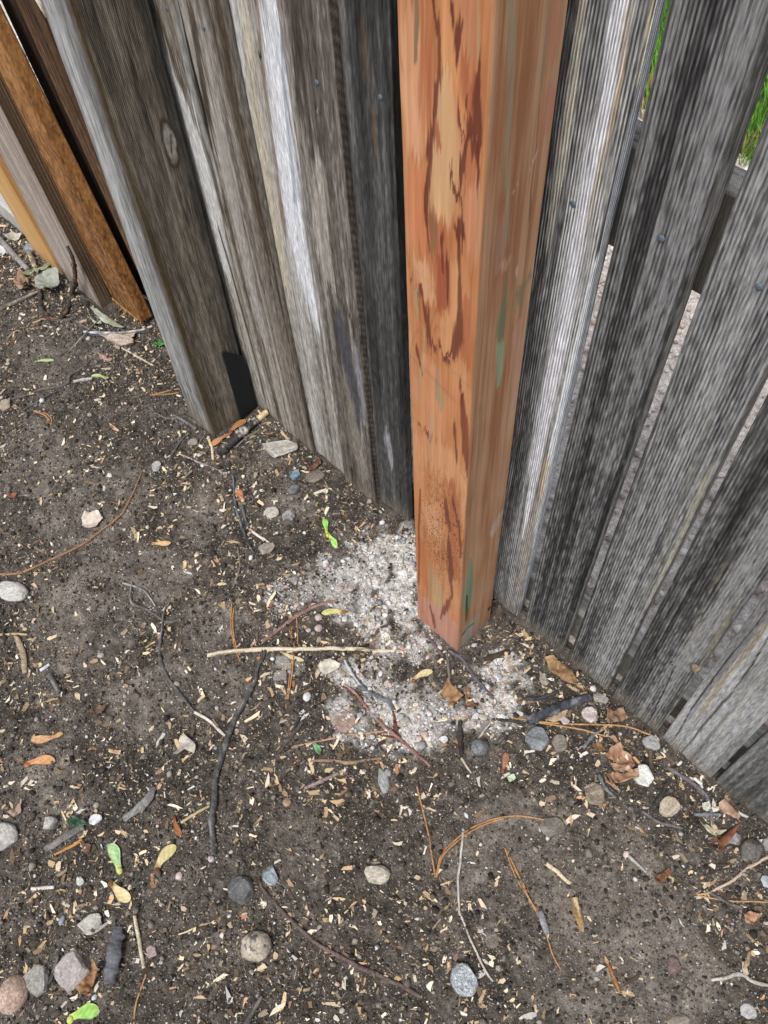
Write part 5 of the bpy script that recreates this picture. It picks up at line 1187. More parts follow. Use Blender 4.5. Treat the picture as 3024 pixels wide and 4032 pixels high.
twig([(2078, 2840), (2193, 2790), (2325, 2742)], [17, 18, 15], ('2e2e33', '5b5c62', '86878c'), 'thick dark grey stick lying at the foot of the right-hand boards', 'stick', 'stick', rough=0.16)
twig([(1938, 2832), (2010, 2838), (2072, 2850), (2130, 2862), (2181, 2876)], [5, 6, 6, 6, 5], TD, 'thin black-grey twig left of the grey oval stone')
twig([(1936, 2840), (1879, 2915)], [4, 4], TL, 'pale thin twig pointing at the round dark pebble')
twig([(1812, 2838), (1813, 2909), (1818, 2981)], [8, 10, 8], ('241f1c', '4d4640'), 'dark bark twig left of the round dark pebble', rough=0.22)
twig([(1816, 2984), (1840, 3020), (1856, 3044)], [4, 4, 3], TL, 'pale short twig below the dark bark twig')
twig([(2627, 3023), (2711, 3073), (2779, 3130), (2798, 3187), (2806, 3250)], [6, 7, 7, 6, 5], ('5c5659', '8a8488'), 'purple-grey arched twig near the last two boards')
twig([(2654, 3038), (2612, 3111), (2590, 3150), (2562, 3192)], [7, 6, 7, 6], TD, 'dark knobbly twig right of the white knobbly stone')
twig([(2528, 3194), (2597, 3240), (2680, 3259)], [5, 6, 5], ('57504f', '807876'), 'grey twig lying below the beige rounded stone')
twig([(2357, 3050), (2384, 3103), (2425, 3141)], [6, 7, 6], ('4c5052', '7f8486'), 'grey-green twig left of the crumpled tan leaf')
twig([(2486, 3175), (2492, 3200), (2499, 3232)], [5, 5, 5], TG, 'short grey twig below the crumpled tan leaf')
twig([(2296, 2945), (2330, 2905), (2360, 2880)], [6, 6, 5], ('5c6266', '878d90'), 'short grey twig left of the small curled leaf')
twig([(2733, 3206), (2790, 3206), (2838, 3206)], [6, 7, 5], ('55585d', '83868a'), 'straight grey twig left of the triangular brown leaf')
twig([(2562, 2932), (2563, 3000), (2562, 3065)], [8, 9, 7], ('41362d', '6f6154'), 'upright brown bark twig beside the grey oblong stone', rough=0.2)
twig([(2733, 3061), (2764, 3088)], [6, 6], ('d8d4cc', 'eceae5'), 'short white stick piece near the boards at right', kn=False)
twig([(2668, 3014), (2684, 2998)], [6, 5], ('d8d4cc', 'eceae5'), 'tiny white stick piece above the dark knobbly twig', kn=False)
twig([(2460, 3356), (2500, 3392), (2546, 3434)], [5, 5, 4], ('8e8a84', 'd0cbc2'), 'pale straight twig on bare soil at right')
stk = twig([(3040, 3366), (2985, 3394), (2944, 3417), (2880, 3470), (2806, 3508)], [5, 5, 5, 5, 4], ('b39a86', 'd3bfae'), 'forked pale pinkish twig reaching in from the right edge')
twig([(2745, 3523), (2790, 3516), (2806, 3508)], [3, 4, 3], ('b08a5c', 'd0ae80'), name='side_shoot', parent=stk)
twig([(2745, 3526), (2858, 3546), (2950, 3550), (3040, 3553)], [3, 3, 3, 3], ('a98456', 'c7a478'), 'straw stem under the forked pale twig', kn=False)
twig([(2789, 3512), (2850, 3545), (2918, 3577)], [5, 6, 6], TG, 'grey twig angling below the forked pale twig')
twig([(2802, 3858), (2860, 3849), (2918, 3837), (2962, 3863), (3040, 3884)], [5, 6, 6, 5, 5], ('9d978c', 'd0cabf'), 'kinked pale twig in the lower right corner')
twig([(2953, 3746), (2943, 3780), (2931, 3815)], [5, 6, 5], ('8f7a60', 'b8a486'), 'short tan twig above the kinked pale twig')
twig([(1824, 3277), (1812, 3388), (1803, 3472), (1806, 3575), (1822, 3623), (1864, 3725), (1913, 3822), (1941, 3865)], [5, 4.5, 4.5, 4, 4, 4, 4, 4], ('a39a8c', 'd9d2c6'), 'long kinked pale straw at lower right of centre', 'straw', 'straw', kn=False)
twig([(1020, 3454), (1030, 3490), (1057, 3526), (1129, 3605), (1231, 3701), (1310, 3749), (1412, 3804), (1503, 3846), (1593, 3888), (1656, 3924)], [4, 5, 6, 7, 7, 7, 8, 7, 7, 7], ('4a3d38', '7b6a62'), 'long purplish-brown stick curving across the bottom centre', 'stick', 'stick')
twig([(1032, 3922), (1000, 3975), (965, 4045)], [6, 7, 7], TG, 'grey stick running off the bottom edge left of centre')
twig([(1191, 2842), (1143, 2905), (1092, 2969)], [7, 8, 7], ('3d3532', '6c625c'), 'dark brown twig left of the small green leaf, lower of the pair')
twig([(1181, 2825), (1147, 2885)], [5, 5], TD, 'dark short twig just above the dark brown twig, left of the gravel')
twig([(1147, 2943), (1200, 2930), (1300, 2910), (1381, 2894), (1513, 2879)], [4, 4, 4, 4, 3], ('9a7a5e', 'c4a587'), 'long thin tan stem above the small green leaf', 'stem', 'stem', kn=False)
twig([(1221, 2998), (1303, 2994), (1380, 3002), (1460, 2990), (1501, 2984)], [5, 6, 6, 5, 4], ('7a6450', 'a58c74'), 'knobbly tan-brown twig below the small green leaf')
twig([(1202, 3104), (1265, 3075), (1333, 3043)], [6, 7, 6], ('7a6a66', 'a3938e'), 'mauve-brown twig piece below the knobbly tan twig')
twig([(713, 3239), (770, 3205), (827, 3173)], [5, 5, 4], ('b39a72', 'd8c29a'), 'straight tan straw touching the long dark curved stick', 'straw', 'straw', kn=False)
twig([(487, 3226), (546, 3180), (585, 3140), (609, 3100)], [10, 15, 16, 10], ('6a6764', 'a19e9a'), 'curved grey bark piece above the green and tan maple seeds', 'bark_strip', 'bark', rough=0.3, flat=0.55)
twig([(176, 3346), (252, 3297), (330, 3255)], [10, 14, 10], ('57534f', '8f8b86'), 'flat grey bark piece below the dark green leaf', 'bark_strip', 'bark', rough=0.3, flat=0.4)
twig([(467, 3648), (449, 3755), (431, 3872)], [18, 26, 20], ('3f3f40', '75757a'), 'dark grey fissured bark slab at lower left', 'bark_strip', 'bark', rough=0.3, flat=0.35)
twig([(530, 3605), (546, 3695), (567, 3812)], [6, 7, 6], ('b0a184', 'dfd2b6'), 'pale upright straw right of the dark bark slab', 'straw', 'straw', kn=False)
twig([(238, 3731), (205, 3840), (150, 3930), (105, 3974)], [5, 6, 6, 5], TD, 'dark thin twig lying over the flat grey slab')
twig([(124, 3499), (214, 3493)], [6, 6], ('c9c3b6', 'e2ddd2'), 'short white stick left of the small pale rough stone', kn=False)
twig([(214, 3367), (270, 3338), (326, 3305)], [4, 5, 7], ('a8743f', 'd09a60'), 'orange leaf stalk below the flat grey bark piece', 'leaf_stalk', 'stalk', kn=False)
twig([(63, 2503), (90, 2575), (97, 2650)], [9, 11, 10], ('8f7f68', 'b5a58c', '4f443a'), 'upright tan bark strip near the left edge', 'bark_strip', 'bark', rough=0.2, flat=0.5)
twig([(-10, 2499), (60, 2497), (109, 2499)], [4, 5, 4], ('b39a72', 'd8c29a'), 'pale straw lying across the left edge', 'straw', 'straw', kn=False)
twig([(195, 2655), (215, 2690), (232, 2724)], [9, 10, 9], TG, 'short thick grey twig right of the upright tan bark strip')
twig([(158, 2640), (196, 2615)], [6, 6], ('c2c8cc', 'dfe2e4'), 'short bluish-white stick near the upright tan bark strip', kn=False)
twig([(934, 2153), (942, 2200), (940, 2250), (919, 2310)], [3, 4, 4, 4], ('6b6358', '958c80'), 'curved grey-tan twig below the white-tipped dark twig')
twig([(2151, 3400), (2190, 3430), (2247, 3481)], [9, 8, 6], ('c4b08c', 'e2d3b2'), 'splintered pale chip on bare soil below the buried cobble', 'splinter', 'splinter', rough=0.3, flat=0.5, kn=False)
twig([(2262, 3532), (2276, 3600), (2289, 3668)], [11, 14, 8], ('6f5234', 'b08e62', 'd8c8a6'), 'flat tan-brown bark splinter on bare soil at right', 'splinter', 'splinter', rough=0.3, flat=0.35, kn=False)
twig([(2126, 3587), (2140, 3630), (2154, 3677)], [10, 12, 9], ('5f5e60', '9a999c'), 'grey bark sliver beside the crossed dry needles', 'splinter', 'splinter', rough=0.3, flat=0.4, kn=False)
twig([(2380, 3773), (2416, 3840), (2440, 3906)], [5, 6, 5], ('7a4a2c', 'b07a50'), 'small orange-brown stem at lower right')
twig([(60, 1960), (75, 1952), (100, 1950), (160, 1952)], [3, 4, 4, 3], TG, 'thin grey stalk with a red bud at the left')
def needles(paths, r, label, cols=('9a6d44', 'c79a6c')):
    pts = path3(paths[0], [r]); base = pts[0].copy(); base[2] = 0
    e = empty('pine_needle', base, label, 'pine needle', 'dry pine needles')
    for i, px in enumerate(paths):
        twig(px, r, cols, name='needle', parent=e, kn=False, rough=0.05, wob=0.0004, lift=0.0006 * (i + 1))
needles([[(1715, 3455), (1700, 3365), (1686, 3279), (1639, 3086)]], 3.2, 'straight dry pine needle leaning up from the bent pair')
needles([[(1717, 3455), (1736, 3371), (1778, 3321), (1854, 3262), (1946, 3224), (2039, 3213), (2123, 3224), (2173, 3237)], [(1719, 3452), (1742, 3374), (1786, 3325), (1862, 3270), (1930, 3238), (1985, 3222)]], 3.2, 'pair of long bent dry pine needles reaching the buried cobble')
needles([[(1988, 3338), (2039, 3439), (2072, 3514), (2139, 3647), (2175, 3755), (2208, 3816)], [(1990, 3345), (2030, 3450), (2085, 3540), (2126, 3600)]], 3.0, 'crossed reddish dry needles on bare soil at lower right')
needles([[(913, 2376), (910, 2461), (922, 2540), (946, 2605)], [(921, 2376), (917, 2461), (928, 2536), (944, 2580)]], 2.8, 'pair of dry needles crossing the left end of the pale peeled stick')
needles([[(1147, 2469), (1152, 2536), (1149, 2595), (1139, 2680), (1126, 2789)], [(1140, 2480), (1158, 2540), (1155, 2600), (1146, 2680), (1132, 2770)]], 2.8, 'pair of dry needles hanging across the middle of the pale peeled stick')
needles([[(1156, 2321), (1168, 2427), (1173, 2536)]], 2.4, 'single fine dry needle above the pale peeled stick')
needles([[(576, 3834), (536, 3954), (527, 4040)]], 3.2, 'dry needle running off the bottom edge near the green maple seed')
needles([[(2024, 2828), (2205, 2849), (2446, 2858), (2566, 2895)], [(2100, 2842), (2205, 2858), (2300, 2875), (2386, 2900)]], 3.2, 'long dry needles lying along the foot of the right-hand boards', ('a5784a', 'd0a878'))
needles([[(133, 1617), (180, 1628), (203, 1650), (201, 1675)], [(136, 1620), (175, 1634), (196, 1655)]], 2.6, 'curved dry needles on bare soil at left below the wavy twig')
needles([[(600, 1555), (660, 1540), (705, 1530)], [(590, 1556), (660, 1552), (705, 1546)]], 2.6, 'dry needles touching the left face of the old post')
needles([[(2024, 3420), (2060, 3480), (2090, 3560)]], 2.6, 'short dry needle left of the crossed reddish needles')

# ------------------------------------------------------------------ maple seeds and leaves
def samara(seed_px, tip_px, wpx, cw, cs, label, bend=0.12, side=1, mid=None, group='fallen maple seeds'):
    SEED[0] += 13; sd_ = SEED[0]
    a, b = G(seed_px), G(tip_px)
    gz = max(float(ground_h(a[:1], a[1:2])[0]), float(ground_h(b[:1], b[1:2])[0])) + 0.0022
    a, b = G(seed_px, gz), G(tip_px, gz)
    Lw = np.linalg.norm(b - a); X_ = (b - a) / Lw; Y_ = np.array([-X_[1], X_[0], 0]) * side; W_ = wpx * mpp(a)
    e = empty('maple_seed', (a[0], a[1], 0), label, 'maple seed', group)
    nt_, nw_ = 40, 9
    t = np.linspace(0, 1, nt_)
    up_ = W_ * (0.30 + 0.25 * sst(0.15, 0.7, t)) * np.sqrt(np.clip(1 - ((t - 0.62) / 0.385).clip(0) ** 2, 0, 1))
    dn_ = W_ * (0.16 + 0.32 * sst(0.22, 0.75, t)) * np.sqrt(np.clip(1 - ((t - 0.66) / 0.345).clip(0) ** 2, 0, 1))
    st = np.clip(t / 0.04, 0.2, 1); up_ = up_ * st; dn_ = dn_ * st
    v = np.linspace(-1, 1, nw_)
    T, Vv = np.meshgrid(t, v, indexing='ij')
    yy = np.where(Vv > 0, Vv * up_[:, None], Vv * dn_[:, None]) + bend * Lw * (T - T ** 2) * -2
    zz_ = 0.0022 * np.sin(T * 3.0) + 0.004 * (fbm(T * 3, Vv * 1.2, sd_, 3) - 0.5) + 0.0008 * Vv
    P = a + X_ * (T * Lw)[..., None] + Y_ * yy[..., None] + np.array([0, 0, 1]) * zz_[..., None]
    vein = np.sin((T * 30 - Vv * 6) + 2 * fbm(T * 8, Vv * 3, sd_ + 1, 3))
    C = L(cw) * (0.92 + 0.10 * vein + 0.25 * (fbm(T * 6, Vv * 3, sd_ + 2, 3) - 0.5))[..., None]
    C = lerp(C, L(cs), (1 - sst(0.12, 0.34, T + 0.1 * (fbm(T * 9, Vv * 3, sd_ + 3, 3) - 0.5))) * 0.75)
    C = lerp(C, L(cs), sst(0.75, 1.0, Vv) * 0.35)
    idx = np.arange(nt_ * nw_).reshape(nt_, nw_)
    Q = np.stack([idx[:-1, :-1], idx[1:, :-1], idx[1:, 1:], idx[:-1, 1:]], -1).reshape(-1, 4)
    top = P.reshape(-1, 3); bot = top - np.array([0, 0, 0.0004])
    n_ = len(top)
    rim = list(idx[:, 0]) + list(idx[-1, 1:]) + list(idx[-2::-1, -1]) + list(idx[0, -2:0:-1])
    Rq = np.array([(rim[k], rim[(k + 1) % len(rim)], rim[(k + 1) % len(rim)] + n_, rim[k] + n_) for k in range(len(rim))])
    o0 = np.array(e.location)
    w = mesh_obj('wing', np.concatenate([top, bot]) - o0, np.concatenate([Q, Q[:, ::-1] + n_, Rq]), M_LEAF, np.tile(C.reshape(-1, 3), (2, 1)), loc=(0, 0, 0)); w.parent = e
    S_ = IV[:, :] * np.array([Lw * 0.11, W_ * 0.26, W_ * 0.18]) * (1 + 0.3 * n3d(IV, 2.5, sd_))[:, None]
    S_ = a + X_ * (S_[:, :1] + Lw * 0.06) + Y_ * S_[:, 1:2] + np.array([0, 0, 1]) * (S_[:, 2:3] + 0.0006)
    s = mesh_obj('seed', S_ - o0, IF, M_LEAF, np.tile(L(cs), (len(S_), 1)) * (0.85 + 0.5 * n3d(IV, 5, sd_))[:, None], loc=(0, 0, 0)); s.parent = e
    return e
GRN, GRN2 = 'b4dc8a', 'cbd66a'; TAN_, TANS = 'd8c494', '8a6238'; PEA, PEAS = 'd9ab80', 'c08a60'
samara((1287, 2098), (1277, 2042), 24, 'a8e274', 'c9dc4e', 'bright green double maple seed above the gravel, its upper wing', 0.05)
samara((1288, 2104), (1324, 2158), 24, 'a8e274', 'd2d84c', 'bright green double maple seed above the gravel, its lower wing', -0.08)
samara((1362, 2408), (1266, 2416), 30, 'dcd78e', 'a06a34', 'yellow-green maple seed with a brown end beside the pinkish stick', 0.1)
samara((1622, 2684), (1702, 2642), 28, 'ddc99a', '8f6a44', 'tan maple seed on the gravel below the red post', -0.12)
samara((474, 3436), (434, 3322), 40, 'b5d79a', 'd6d98a', 'upright pale green maple seed at lower left', 0.1)
samara((613, 3436), (690, 3328), 42, 'd6c690', '7a5230', 'brown-tipped tan maple seed right of the upright green one', -0.12)
samara((433, 3474), (512, 3546), 40, 'e6cf9e', '7d5632', 'cream maple seed just below the upright green one', 0.12)
samara((270, 4018), (390, 3976), 46, 'a2d06a', 'd3db78', 'green maple seed near the bottom edge at lower left', -0.08)
samara((244, 2888), (120, 2912), 32, PEA, 'cfa478', 'peach maple seed at left, upper of the two', -0.14)
samara((101, 3014), (216, 2994), 34, 'd79f72', 'b9744c', 'peach maple seed at left, lower of the two', -0.12)
samara((426, 1488), (360, 1480), 20, 'c2cf96', 'a5b070', 'pale green maple seed touching a pale twig at left', 0.05)
samara((139, 1424), (212, 1418), 12, 'b6c58c', '95a566', 'narrow green maple seed on bare soil at left', 0.02)
samara((905, 1708), (828, 1760), 28, 'c68f66', 'a86f4a', 'orange-brown double maple seed at the foot of the old post, lower wing', 0.1)
samara((905, 1706), (968, 1655), 28, 'b98259', '9a6442', 'orange-brown double maple seed at the foot of the old post, upper wing', -0.1)
samara((958, 1974), (930, 1926), 28, 'cf8f66', 'e0bfa2', 'orange maple seed between the two dark twigs below the old post', 0.1)
samara((600, 2142), (672, 2138), 20, 'd9b183', 'c19660', 'peach maple seed right of the long reddish stem', 0.12)
samara((1980, 3040), (1993, 2964), 24, 'b98062', '8f5a40', 'reddish-tan maple seed right of the round dark pebble', 0.08)
samara((684, 3214), (712, 3292), 24, '94603c', '6f4328', 'brown maple seed right of the curved grey bark piece', 0.15)
samara((1106, 2566), (1196, 2602), 18, 'cfc09a', 'a08c66', 'pale twisted maple seed just under the pale peeled stick', 0.15)
samara((2300, 2720), (2270, 2690), 20, 'cbb38a', '8f6a44', 'small tan maple seed beside the folded brown leaf', 0.1)

def leaf(polys, cols, label, curl=0.006, name='leaf', cat='leaf', vein=True, lift=0.003, lean=0.0):
    SEED[0] += 13; sd_ = SEED[0]
    c = np.mean([G(p) for p in polys[0]], 0); gz = float(ground_h(c[:1], c[1:2])[0])
    allV, allF, allC = [], [], []; off = 0
    for k, poly in enumerate(polys):
        W = np.array([G(p, gz + lift) for p in poly])
        Wr = []
        for i in range(len(W)):
            a, b = W[i], W[(i + 1) % len(W)]
            for t in (0, 0.33, 0.66):
                q = a * (1 - t) + b * t; j = (vn(np.array([q[0] * 400]), np.array([q[1] * 400]), sd_)[0] - 0.5) * 0.12 * np.linalg.norm(b - a) * (t > 0)
                d = np.array([b[1] - a[1], a[0] - b[0], 0]); d /= np.linalg.norm(d) + 1e-9; Wr.append(q + d * j)
        bm = bmesh.new(); f = bm.faces.new([bm.verts.new(q) for q in Wr])
        bmesh.ops.triangulate(bm, faces=bm.faces)
        bmesh.ops.subdivide_edges(bm, edges=bm.edges, cuts=3, use_grid_fill=True)
        bmesh.ops.triangulate(bm, faces=bm.faces)
        V = np.array([v.co[:] for v in bm.verts]); x, y = V[:, 0], V[:, 1]
        size = np.ptp(W[:, :2], axis=0).max()
        r = np.hypot(x - W[:, 0].mean(), y - W[:, 1].mean()) / size
        h = curl * (2.2 * (fbm(x * 1.6 / size, y * 1.6 / size, sd_ + k, 3) - 0.35) + 1.4 * r * r * 2) + 0.8 * curl * (fbm(x * 6 / size, y * 6 / size, sd_ + 3, 3) - 0.5)
        dz = h + 0.0012 * k
        for v, q in zip(bm.verts, dz): v.co.z += max(q, -0.001)
        bmesh.ops.recalc_face_normals(bm, faces=bm.faces)
        bmesh.ops.solidify(bm, geom=list(bm.faces), thickness=0.0004)
        bm.verts.index_update(); V = np.array([v.co[:] for v in bm.verts]); Fc = [[q.index + off for q in fc.verts] for fc in bm.faces]; bm.free()
        t = 0.5 + 1.3 * (fbm(V[:, 0] * 3 / size, V[:, 1] * 3 / size, sd_ + 5, 4) - 0.5) + 0.8 * (fbm(V[:, 0] * 18 / size, V[:, 1] * 18 / size, sd_ + 6, 3) - 0.5)
        c0_, c1_ = [lerp(q, float(q.mean()) * np.ones(3), 0.22) * 0.92 for q in (L(cols[0]), L(cols[1]))]
        C = lerp(c0_ * 0.8, c1_, np.clip(t, 0, 1))
        if vein:
            ax = W[np.argmax(np.hypot(W[:, 0] - c[0], W[:, 1] - c[1]))] - c; ax = ax[:2] / (np.linalg.norm(ax[:2]) + 1e-9)
            pr = np.abs((V[:, 0] - c[0]) * -ax[1] + (V[:, 1] - c[1]) * ax[0]); al = (V[:, 0] - c[0]) * ax[0] + (V[:, 1] - c[1]) * ax[1]
            C = lerp(C, L(cols[0]) * 0.6, np.exp(-(pr / (size * 0.03)) ** 2) * 0.6)
            C = lerp(C, L(cols[0]) * 0.7, sst(0.75, 1.0, np.sin((al + pr * 0.8) * 40 / size)) * 0.3)
        allV.append(V); allF += Fc; allC.append(C); off += len(V)
    V = np.concatenate(allV); o0 = np.array([c[0], c[1], 0])
    o = mesh_obj(name, V - o0, allF, M_LEAF, np.concatenate(allC), smooth=True, loc=o0)
    return tag(o, label, cat)
def zp(ox, oy, s, pts): return [(ox + x / s, oy + y / s) for x, y in pts]
z4 = lambda p: zp(0, 900, 1.659, p); zl = lambda p: zp(0, 1900, 1.659, p); zc = lambda p: zp(1200, 2050, 1.659, p); zr = lambda p: zp(2024, 1900, 1.659, p)
zb = lambda p: zp(0, 3032, 1.659, p); zq = lambda p: zp(2300, 2700, 1.315, p); zm = lambda p: zp(0, 2600, 1.19, p); ze = lambda p: zp(2024, 3032, 1.659, p); zf = lambda p: zp(1400, 2800, 1.19, p); z6 = lambda p: zp(600, 1550, 1.36, p)
leaf([z4([(250, 380), (290, 345), (340, 320), (410, 330), (405, 390), (370, 450), (300, 470), (260, 440)])], ('8f9583', 'c3c6b4'), 'crumpled grey-green leaf at the foot of the pinkish-brown leaning plank', 0.024)
leaf([z4([(245, 375), (250, 320), (320, 330), (300, 360)])], ('b98a6e', 'd5ad94'), 'small peach leaf scrap behind the crumpled grey-green leaf', 0.006)
leaf([z4([(100, 370), (150, 320), (210, 370), (190, 430), (130, 410)]), z4([(120, 390), (170, 350), (200, 400), (160, 420)])], ('8a6244', 'c9a27e'), 'curled brown leaf left of the crumpled grey-green leaf', 0.018)
leaf([z4([(140, 300), (190, 270), (240, 262), (270, 280), (240, 305), (150, 315)]), z4([(260, 280), (330, 225), (350, 232), (290, 290)])], ('75854e', 'b3b98c'), 'pale green narrow leaf above the curled brown leaf', 0.006)
leaf([z4([(30, 65), (90, 45), (150, 50), (155, 70), (100, 82), (60, 80)])], ('b5a98c', 'd8d0ba'), 'pale curled leaf near the concrete block at upper left', 0.008)
leaf([z4([(595, 525), (640, 535), (720, 590), (820, 660), (750, 650), (670, 612), (620, 560)]), z4([(565, 530), (580, 540), (590, 590), (620, 625), (670, 635), (660, 600), (640, 620), (600, 590), (585, 560)])], ('a3a68a', 'dadcc6'), 'long pale striped leaf below the pinkish-brown leaning plank', 0.006)
leaf([z4([(650, 705), (740, 690), (890, 690), (880, 715), (780, 725), (700, 722)])], ('bf9d74', 'dcc4a2'), 'flat beige leaf behind the pinkish-beige oblong stone', 0.004)
leaf([z4([(640, 820), (690, 835), (740, 855), (725, 870), (660, 852)])], ('b98672', 'd9ac9a'), 'salmon leaf scrap below the pinkish-beige oblong stone', 0.006)
leaf([zl([(535, 235), (560, 197), (610, 190), (655, 200), (680, 240), (645, 268), (635, 300), (570, 305), (540, 290)])], ('d9bfa4', 'f2e2d0'), 'pale cream rounded leaf beside the long reddish stem', 0.009)
leaf([zm([(850, 362), (872, 355), (898, 376), (922, 402), (915, 440), (893, 430), (868, 420), (840, 440), (820, 446), (838, 415)])], ('b9ad98', 'dcd3c2'), 'pale torn leaf left of the long dark curved stick', 0.007)
leaf([zc([(85, 960), (110, 930), (180, 920), (240, 958), (225, 978), (190, 990), (130, 1015), (105, 990)])], ('d2c8b0', 'f2ebd8'), 'cream papery leaf on the gravel below the pale peeled stick', 0.008)
leaf([zc([(880, 1150), (905, 1100), (935, 1060), (960, 1090), (985, 1100), (1035, 1165), (1000, 1190), (960, 1245), (930, 1240), (945, 1190)])], ('9a6a3c', 'd0a468'), 'lobed golden-brown leaf in the gravel below the red post', 0.016)
leaf([zc([(1040, 1100), (1060, 1090), (1080, 1120), (1112, 1210), (1100, 1248), (1045, 1232), (1050, 1170)])], ('8a5c38', 'b9875a'), 'narrow brown leaf right of the lobed golden-brown leaf', 0.014)
leaf([zr([(190, 1155), (250, 1150), (340, 1195), (400, 1280), (410, 1335), (350, 1310), (290, 1280), (225, 1245)]), zr([(260, 1180), (330, 1210), (380, 1290), (300, 1260)])], ('8f6434', 'd2a86c'), 'folded golden-brown leaf against the foot of the right-hand boards', 0.016)
leaf([zr([(160, 1240), (200, 1250), (230, 1310), (200, 1350), (170, 1300)])], ('948674', 'bfb3a2'), 'grey-tan leaf scrap below the folded golden-brown leaf', 0.008)
leaf([zr([(590, 1495), (650, 1500), (700, 1492), (730, 1560), (680, 1592), (610, 1590)])], ('96694a', 'c39a76'), 'brown crumpled leaf near the fourth board right of the red post', 0.016)
leaf([zr([(200, 1560), (250, 1490), (300, 1480), (350, 1490), (330, 1545), (270, 1570)])], ('c9a476', 'e2c69c'), 'pale peach leaf beneath the thick dark stick', 0.006)
leaf([zq([(100, 370), (130, 330), (180, 305), (240, 370), (250, 430), (215, 455), (160, 400)]), zq([(90, 480), (180, 445), (260, 450), (272, 490), (200, 505), (130, 520)]), zq([(120, 400), (200, 420), (250, 470), (160, 450)])], ('b0744c', 'e2b890'), 'large crumpled tan leaf beside the bright white knobbly stone', 0.022)
leaf([zq([(95, 462), (130, 490), (180, 560), (150, 545), (110, 500)])], ('b58a5c', 'd8b488'), 'thin curled tan leaf edge left of the white knobbly stone', 0.012)
leaf([zq([(690, 612), (720, 588), (765, 625), (806, 672), (798, 698), (745, 672), (698, 655)])], ('b08668', 'd3ab8c'), 'triangular brown leaf at the foot of the last board', 0.006)
leaf([zq([(590, 708), (640, 725), (680, 742), (728, 752), (700, 775), (662, 778)])], ('c9bb96', 'e8dfc2'), 'pale cream dry leaf left of the purplish-grey stone', 0.012)
leaf([zq([(35, 308), (80, 298), (106, 345), (60, 345)])], ('8f6238', 'c28a54'), 'small orange-brown leaf left of the large crumpled tan leaf', 0.012)
leaf([zq([(605, 615), (640, 600), (655, 640), (620, 648)])], ('c3c6b2', 'e0e2d2'), 'whitish leaf scrap left of the triangular brown leaf', 0.008)
leaf([zq([(655, 590), (675, 605), (690, 640), (665, 635)])], ('cfc8b8', 'e9e4d8'), 'thin white leaf scrap touching the triangular brown leaf', 0.006)
leaf([zm([(40, 715), (75, 690), (110, 650), (100, 712), (70, 736)])], ('a5826c', 'c9a892'), 'pinkish-brown leaf scrap at left above the large light stone', 0.008)
leaf([zb([(525, 1430), (560, 1375), (600, 1320), (640, 1235), (660, 1305), (625, 1390), (580, 1462), (540, 1466)])], ('94602e', 'd29a5c'), 'golden-brown curled leaf right of the pink-grey slab', 0.016)
leaf([zc([(50, 1465), (75, 1458), (98, 1472), (111, 1495), (102, 1537), (75, 1515)])], ('4f8f4a', '86c07c'), 'small fresh green leaf below the gravel patch', 0.004)
leaf([zb([(450, 340), (480, 315), (500, 298), (530, 322), (560, 328), (598, 372), (560, 372), (520, 385), (462, 375)]), zb([(470, 350), (520, 335), (560, 370), (500, 372)])], ('2f5a3c', '74a07c'), 'dark green crumpled leaf beside the bright white stone chip', 0.012)
leaf([ze([(915, 705), (945, 680), (1000, 648), (1012, 690), (960, 735), (920, 738)])], ('7a4a2a', 'a8703f'), 'brown leaf scrap on bare soil at right', 0.010)
leaf([zm([(415, 250), (440, 225), (465, 210), (507, 212), (490, 240), (430, 262)])], ('5f4232', '8d6a54'), 'brown bark flake on bare soil at left centre', 0.008, 'bark_flake', 'bark')
leaf([z4([(-10, 105), (30, 130), (48, 152), (20, 180), (-10, 190)])], ('dfdcd8', 'f2f0ee'), 'white scrap at the upper left edge', 0.006, 'scrap', 'scrap')
leaf([zf([(708, 312), (738, 298), (752, 318), (722, 338)])], ('b9cf9a', 'dcebc6'), 'pale green leaf scrap right of the reddish-tan maple seed', 0.006)
leaf([ze([(1330, 195), (1380, 205), (1478, 290), (1470, 330), (1330, 290)])], ('b08668', 'd3ab8c'), 'tan leaf flap under the triangular brown leaf', 0.008) if False else None
leaf([zm([(510, 418), (545, 420), (572, 425), (565, 444), (520, 436)])], ('cfa070', 'ecc9a0'), 'bright peach chip-like leaf scrap at left centre', 0.004)
leaf([zl([(50, 85), (90, 70), (120, 80), (105, 103), (60, 100)])], ('7f4630', 'b5674a'), 'red bud scrap at the end of a thin grey stalk at left', 0.004)
leaf([zb([(530, 470), (600, 490), (590, 530), (550, 540)])], ('5f3f30', '8a6450'), 'reddish-brown leaf scrap below the dark green leaf', 0.006)
leaf([zq([(1010 / 1.26, 905 / 1.26), (640, 850), (660, 800), (680, 780), (690, 830), (680, 878)])], ('7a4628', 'a8683c'), 'dark orange curled leaf left of the purplish-grey stone', 0.012)
leaf([ze([(1480, 950), (1530, 925), (1590, 960), (1540, 1020), (1500, 1000)])], ('b0794c', 'd8a478'), 'orange-tan leaf curl below the forked pale twig', 0.012)
leaf([z6([(820, 425), (850, 395), (900, 360), (905, 378), (870, 408), (830, 425)])], ('6a3f2c', '94614a'), 'reddish-brown bark curl above the brown-grey stone', 0.006, 'bark_flake', 'bark')
